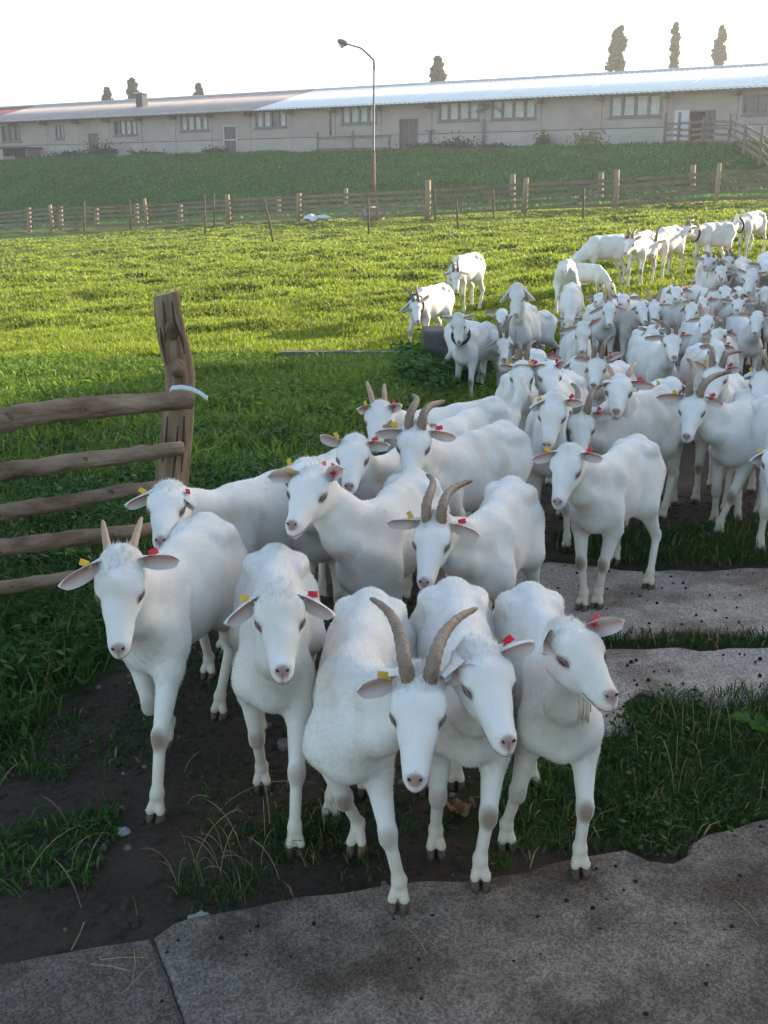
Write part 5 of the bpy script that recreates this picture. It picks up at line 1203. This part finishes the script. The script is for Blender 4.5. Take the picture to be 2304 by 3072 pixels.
G('goat at the right edge of the far crowd behind the pinkish eared goat', A3(1640, 560), A3(1625, 640), -5, 1.0, tags=(False, False), **N5)
G('goat in the far crowd at the right edge with its back in the sun', A3(1640, 380), A3(1640, 420), -20, 1.05, tags=(False, False), ph=.66, **N5)
G('goat in the far crowd under the farthest goat, its back in the sun', A3(1470, 430), A3(1480, 470), -15, 1.0, tags=(False, False), ph=.7, **N5)

# ---------------------------------------------------------------- small things on the ground
def scatter(name, poly, n, size, m_, label, cat, flat=.5, ymax=7):
    P = np.array(poly); lo = P.min(0); hi = P.max(0); hi[1] = min(hi[1], ymax); lo[0] = max(lo[0], -3); hi[0] = min(hi[0], 3.2); b = MB(); k = 0
    while k < n:
        x, y = rng.uniform(lo[0], hi[0]), rng.uniform(lo[1], hi[1])
        if not inpoly([x], [y], poly)[0]: continue
        k += 1; s_ = size * rng.uniform(.5, 1.6); z = float(terrain(x, y)) + (.018 if cat == 'droppings' else 0)
        vs = []
        for (a, c) in ((0, -1), (1, 0), (0, 1)):
            pass
        ring = [(math.cos(t) * s_ * rng.uniform(.7, 1.2), math.sin(t) * s_ * rng.uniform(.7, 1.2)) for t in np.linspace(0, 2 * math.pi, 6)[:-1]]
        vs = [(x + a, y + c, z - .004) for a, c in ring] + [(x + a * .7, y + c * .7, z + s_ * flat) for a, c in ring] + [(x, y, z + s_ * flat * 1.35)]
        b.add(vs, [(i, (i + 1) % 5, 5 + (i + 1) % 5, 5 + i) for i in range(5)] + [(5 + i, 5 + (i + 1) % 5, 10) for i in range(5)])
    tag(b.build(name, MATS[m_], None, True), label, cat, kind='stuff')
SLAB1w = gpoly([p for p in SLAB1 if -30 < p[0] < 1700] + [(1659, 2212), (0, 2212)])
SLAB2w = gpoly(SLAB2); SLAB3w = gpoly(SLAB3)
scatter('droppings', SLAB1w, 55, .006, 'dropping', 'small black droppings scattered on the front concrete', 'droppings', .8)
scatter('droppings', SLAB2w, 130, .0055, 'dropping', 'black droppings scattered on the pale concrete path', 'droppings', .7)
scatter('droppings', SLAB3w, 60, .0055, 'dropping', 'black droppings on the nearer pale slab', 'droppings', .7)
scatter('soil_clods', [p for p in SOIL], 3600, .013, 'soil_clod', 'loose dark soil clods on the trampled ground', 'soil', .32, ymax=6.5)
scatter('pebbles', [p for p in SOIL], 90, .009, 'pebble', 'pale pebbles lying in the dark trampled soil', 'pebbles', .5, ymax=5)
def stone(label, px, sz, m_, cat='stone', nm='stone'):
    p = ground(px); rock(nm, label, cat, None, 0, sz, MATS[m_], (p[0], p[1], p[2] + sz[2] * .4))
stone('pale stone lying at the edge of the front pavement left of the dry grass', D(432, 1990), (.03, .022, .014), 'stone')
stone('flat pale stone in the soil behind the second goat of the front row', D(617, 1615), (.03, .025, .02), 'pebble')
stone('grey stone in the soil left of the first goat', D(265, 1800), (.02, .016, .012), 'stone')
# crumpled dry leaf
p = ground(D(995, 1762)); bm = __import__('bmesh').new(); __import__('bmesh').ops.create_grid(bm, x_segments=8, y_segments=6, size=1)
for v in bm.verts:
    r_ = v.co.copy(); e = 1 - min(1, (r_.x ** 2 + r_.y ** 2) * .45); v.co = Vector((r_.x * .05 * (.5 + e * .6), r_.y * .035 * (.5 + e * .6), .02 + .014 * math.sin(r_.x * 5 + r_.y * 3) + .01 * random.random() + .015 * r_.x ** 2))
me = bpy.data.meshes.new('dry_leaf'); bm.to_mesh(me); bm.free(); me.materials.append(MATS['dry_leaf']); o = obj('dry_leaf', me); o.location = tuple(p); tag(o, 'curled brown dry leaf on the ground between the front goats', 'leaf')
# dry grass stalks
def stalks(label, pts, n, h, spread, lean=1.0):
    b = MB()
    for i in range(n):
        c = ground(D(*pts[i % len(pts)])); x = c[0] + rng.normal(0, spread); y = c[1] + rng.normal(0, spread * .8); a = rng.uniform(0, 6.28); L_ = h * rng.uniform(.5, 1.2); ln = lean * rng.uniform(.2, 1.1)
        z = float(terrain(x, y)); d = Vector((math.cos(a), math.sin(a), 0))
        P_ = [Vector((x, y, z)), Vector((x, y, z + L_ * .45)) + d * L_ * .12 * ln, Vector((x, y, z + L_ * .8)) + d * L_ * .42 * ln, Vector((x, y, z + L_ * (1 - .2 * ln))) + d * L_ * .8 * ln]
        Q_ = [Vector(tuple(BEZ(*[np.array(v) for v in P_], t))) for t in np.linspace(0, 1, 7)]
        b.tube(Q_, [.0009, .0008, .0008, .0007, .0010, .0009, .0003], 3)
    tag(b.build('dry_grass', MATS['straw'], None), label, 'dry grass', kind='stuff')
stalks('dry yellow grass stalks sticking up at the pavement edge', [(400, 1900), (450, 1930), (540, 1880), (560, 1920), (500, 1850), (630, 1800)], 24, .15, .06, 1.2)
stalks('a few tall seed stalks in the grass verge at the right', [(1400, 1560), (1500, 1600), (1600, 1560), (1450, 1700), (1620, 1700)], 36, .16, .12, .7)
stalks('scattered straw lying on the trampled soil', [(300, 1760), (520, 1720), (180, 1900), (700, 1700), (100, 1800)], 20, .12, .18, 2.4)
# straw pieces lying on the concrete
b = MB()
for u_, v_ in ((240, 2110), (265, 2090), (290, 2105), (1610, 1990), (900, 2050), (300, 2130), (1000, 1960), (170, 2040)):
    c = ground(D(u_, v_)); a = rng.uniform(0, 3.1); d = Vector((math.cos(a), math.sin(a), 0)); c = Vector(tuple(c)) + Vector((0, 0, .024)); b.tube([c - d * .05, c + Vector((.004, 0, .004)), c + d * .05], .0012, 4)
tag(b.build('straw', MATS['straw']), 'dry straw bits lying on the front concrete', 'straw', kind='stuff')
# broad leaves: dock leaf by the fence and at the right edge
def bigleaf(label, px, L_, a, cat='plant'):
    c = ground(px); root = empty('dock_plant', tuple(c)); tag(root, label, cat)
    for k in range(4):
        an = a + k * 1.5 + rng.uniform(-.3, .3); vs = []; nu, nv = 8, 5; l = L_ * (1 if k == 0 else rng.uniform(.5, .8))
        for i in range(nu):
            t = i / (nu - 1); w_ = l * .27 * math.sin(math.pi * min(1, t * .93 + .07)) ** .8
            for j in range(nv):
                u = j / (nv - 1) * 2 - 1; x = l * t; y = w_ * u; z = .06 + l * .45 * math.sin(t * 2.2) + .02 * abs(u) + .008 * math.sin(t * 18)
                vs.append((x * math.cos(an) - y * math.sin(an), x * math.sin(an) + y * math.cos(an), z))
        m = MB(); m.add(vs, [(i * nv + j, i * nv + j + 1, (i + 1) * nv + j + 1, (i + 1) * nv + j) for i in range(nu - 1) for j in range(nv - 1)]); m.build('leaf', MATS['dock'], root, True)
bigleaf('broad green dock leaves behind the lowest rail of the log fence', D(170, 1235), .14, 2.6)
bigleaf('broad dock leaf in the grass at the right edge', D(1640, 1625), .10, 3.3)

# ---------------------------------------------------------------- morning haze: one closed box of thin air round the whole place
hm = bpy.data.materials.new('haze'); hm.use_nodes = True; hm.node_tree.nodes.clear()
pv = hm.node_tree.nodes.new('ShaderNodeVolumePrincipled'); pv.inputs['Density'].default_value = HAZE; pv.inputs['Color'].default_value = (.96, .97, 1, 1); pv.inputs['Anisotropy'].default_value = .45
ho = hm.node_tree.nodes.new('ShaderNodeOutputMaterial'); hm.node_tree.links.new(pv.outputs[0], ho.inputs['Volume'])
m = MB(); m.box((0, 126, 13.5), (384, 300, 35)); o = m.build('haze', hm); tag(o, kind='stuff'); o['label'] = 'thin bright morning haze hanging over the whole farm'
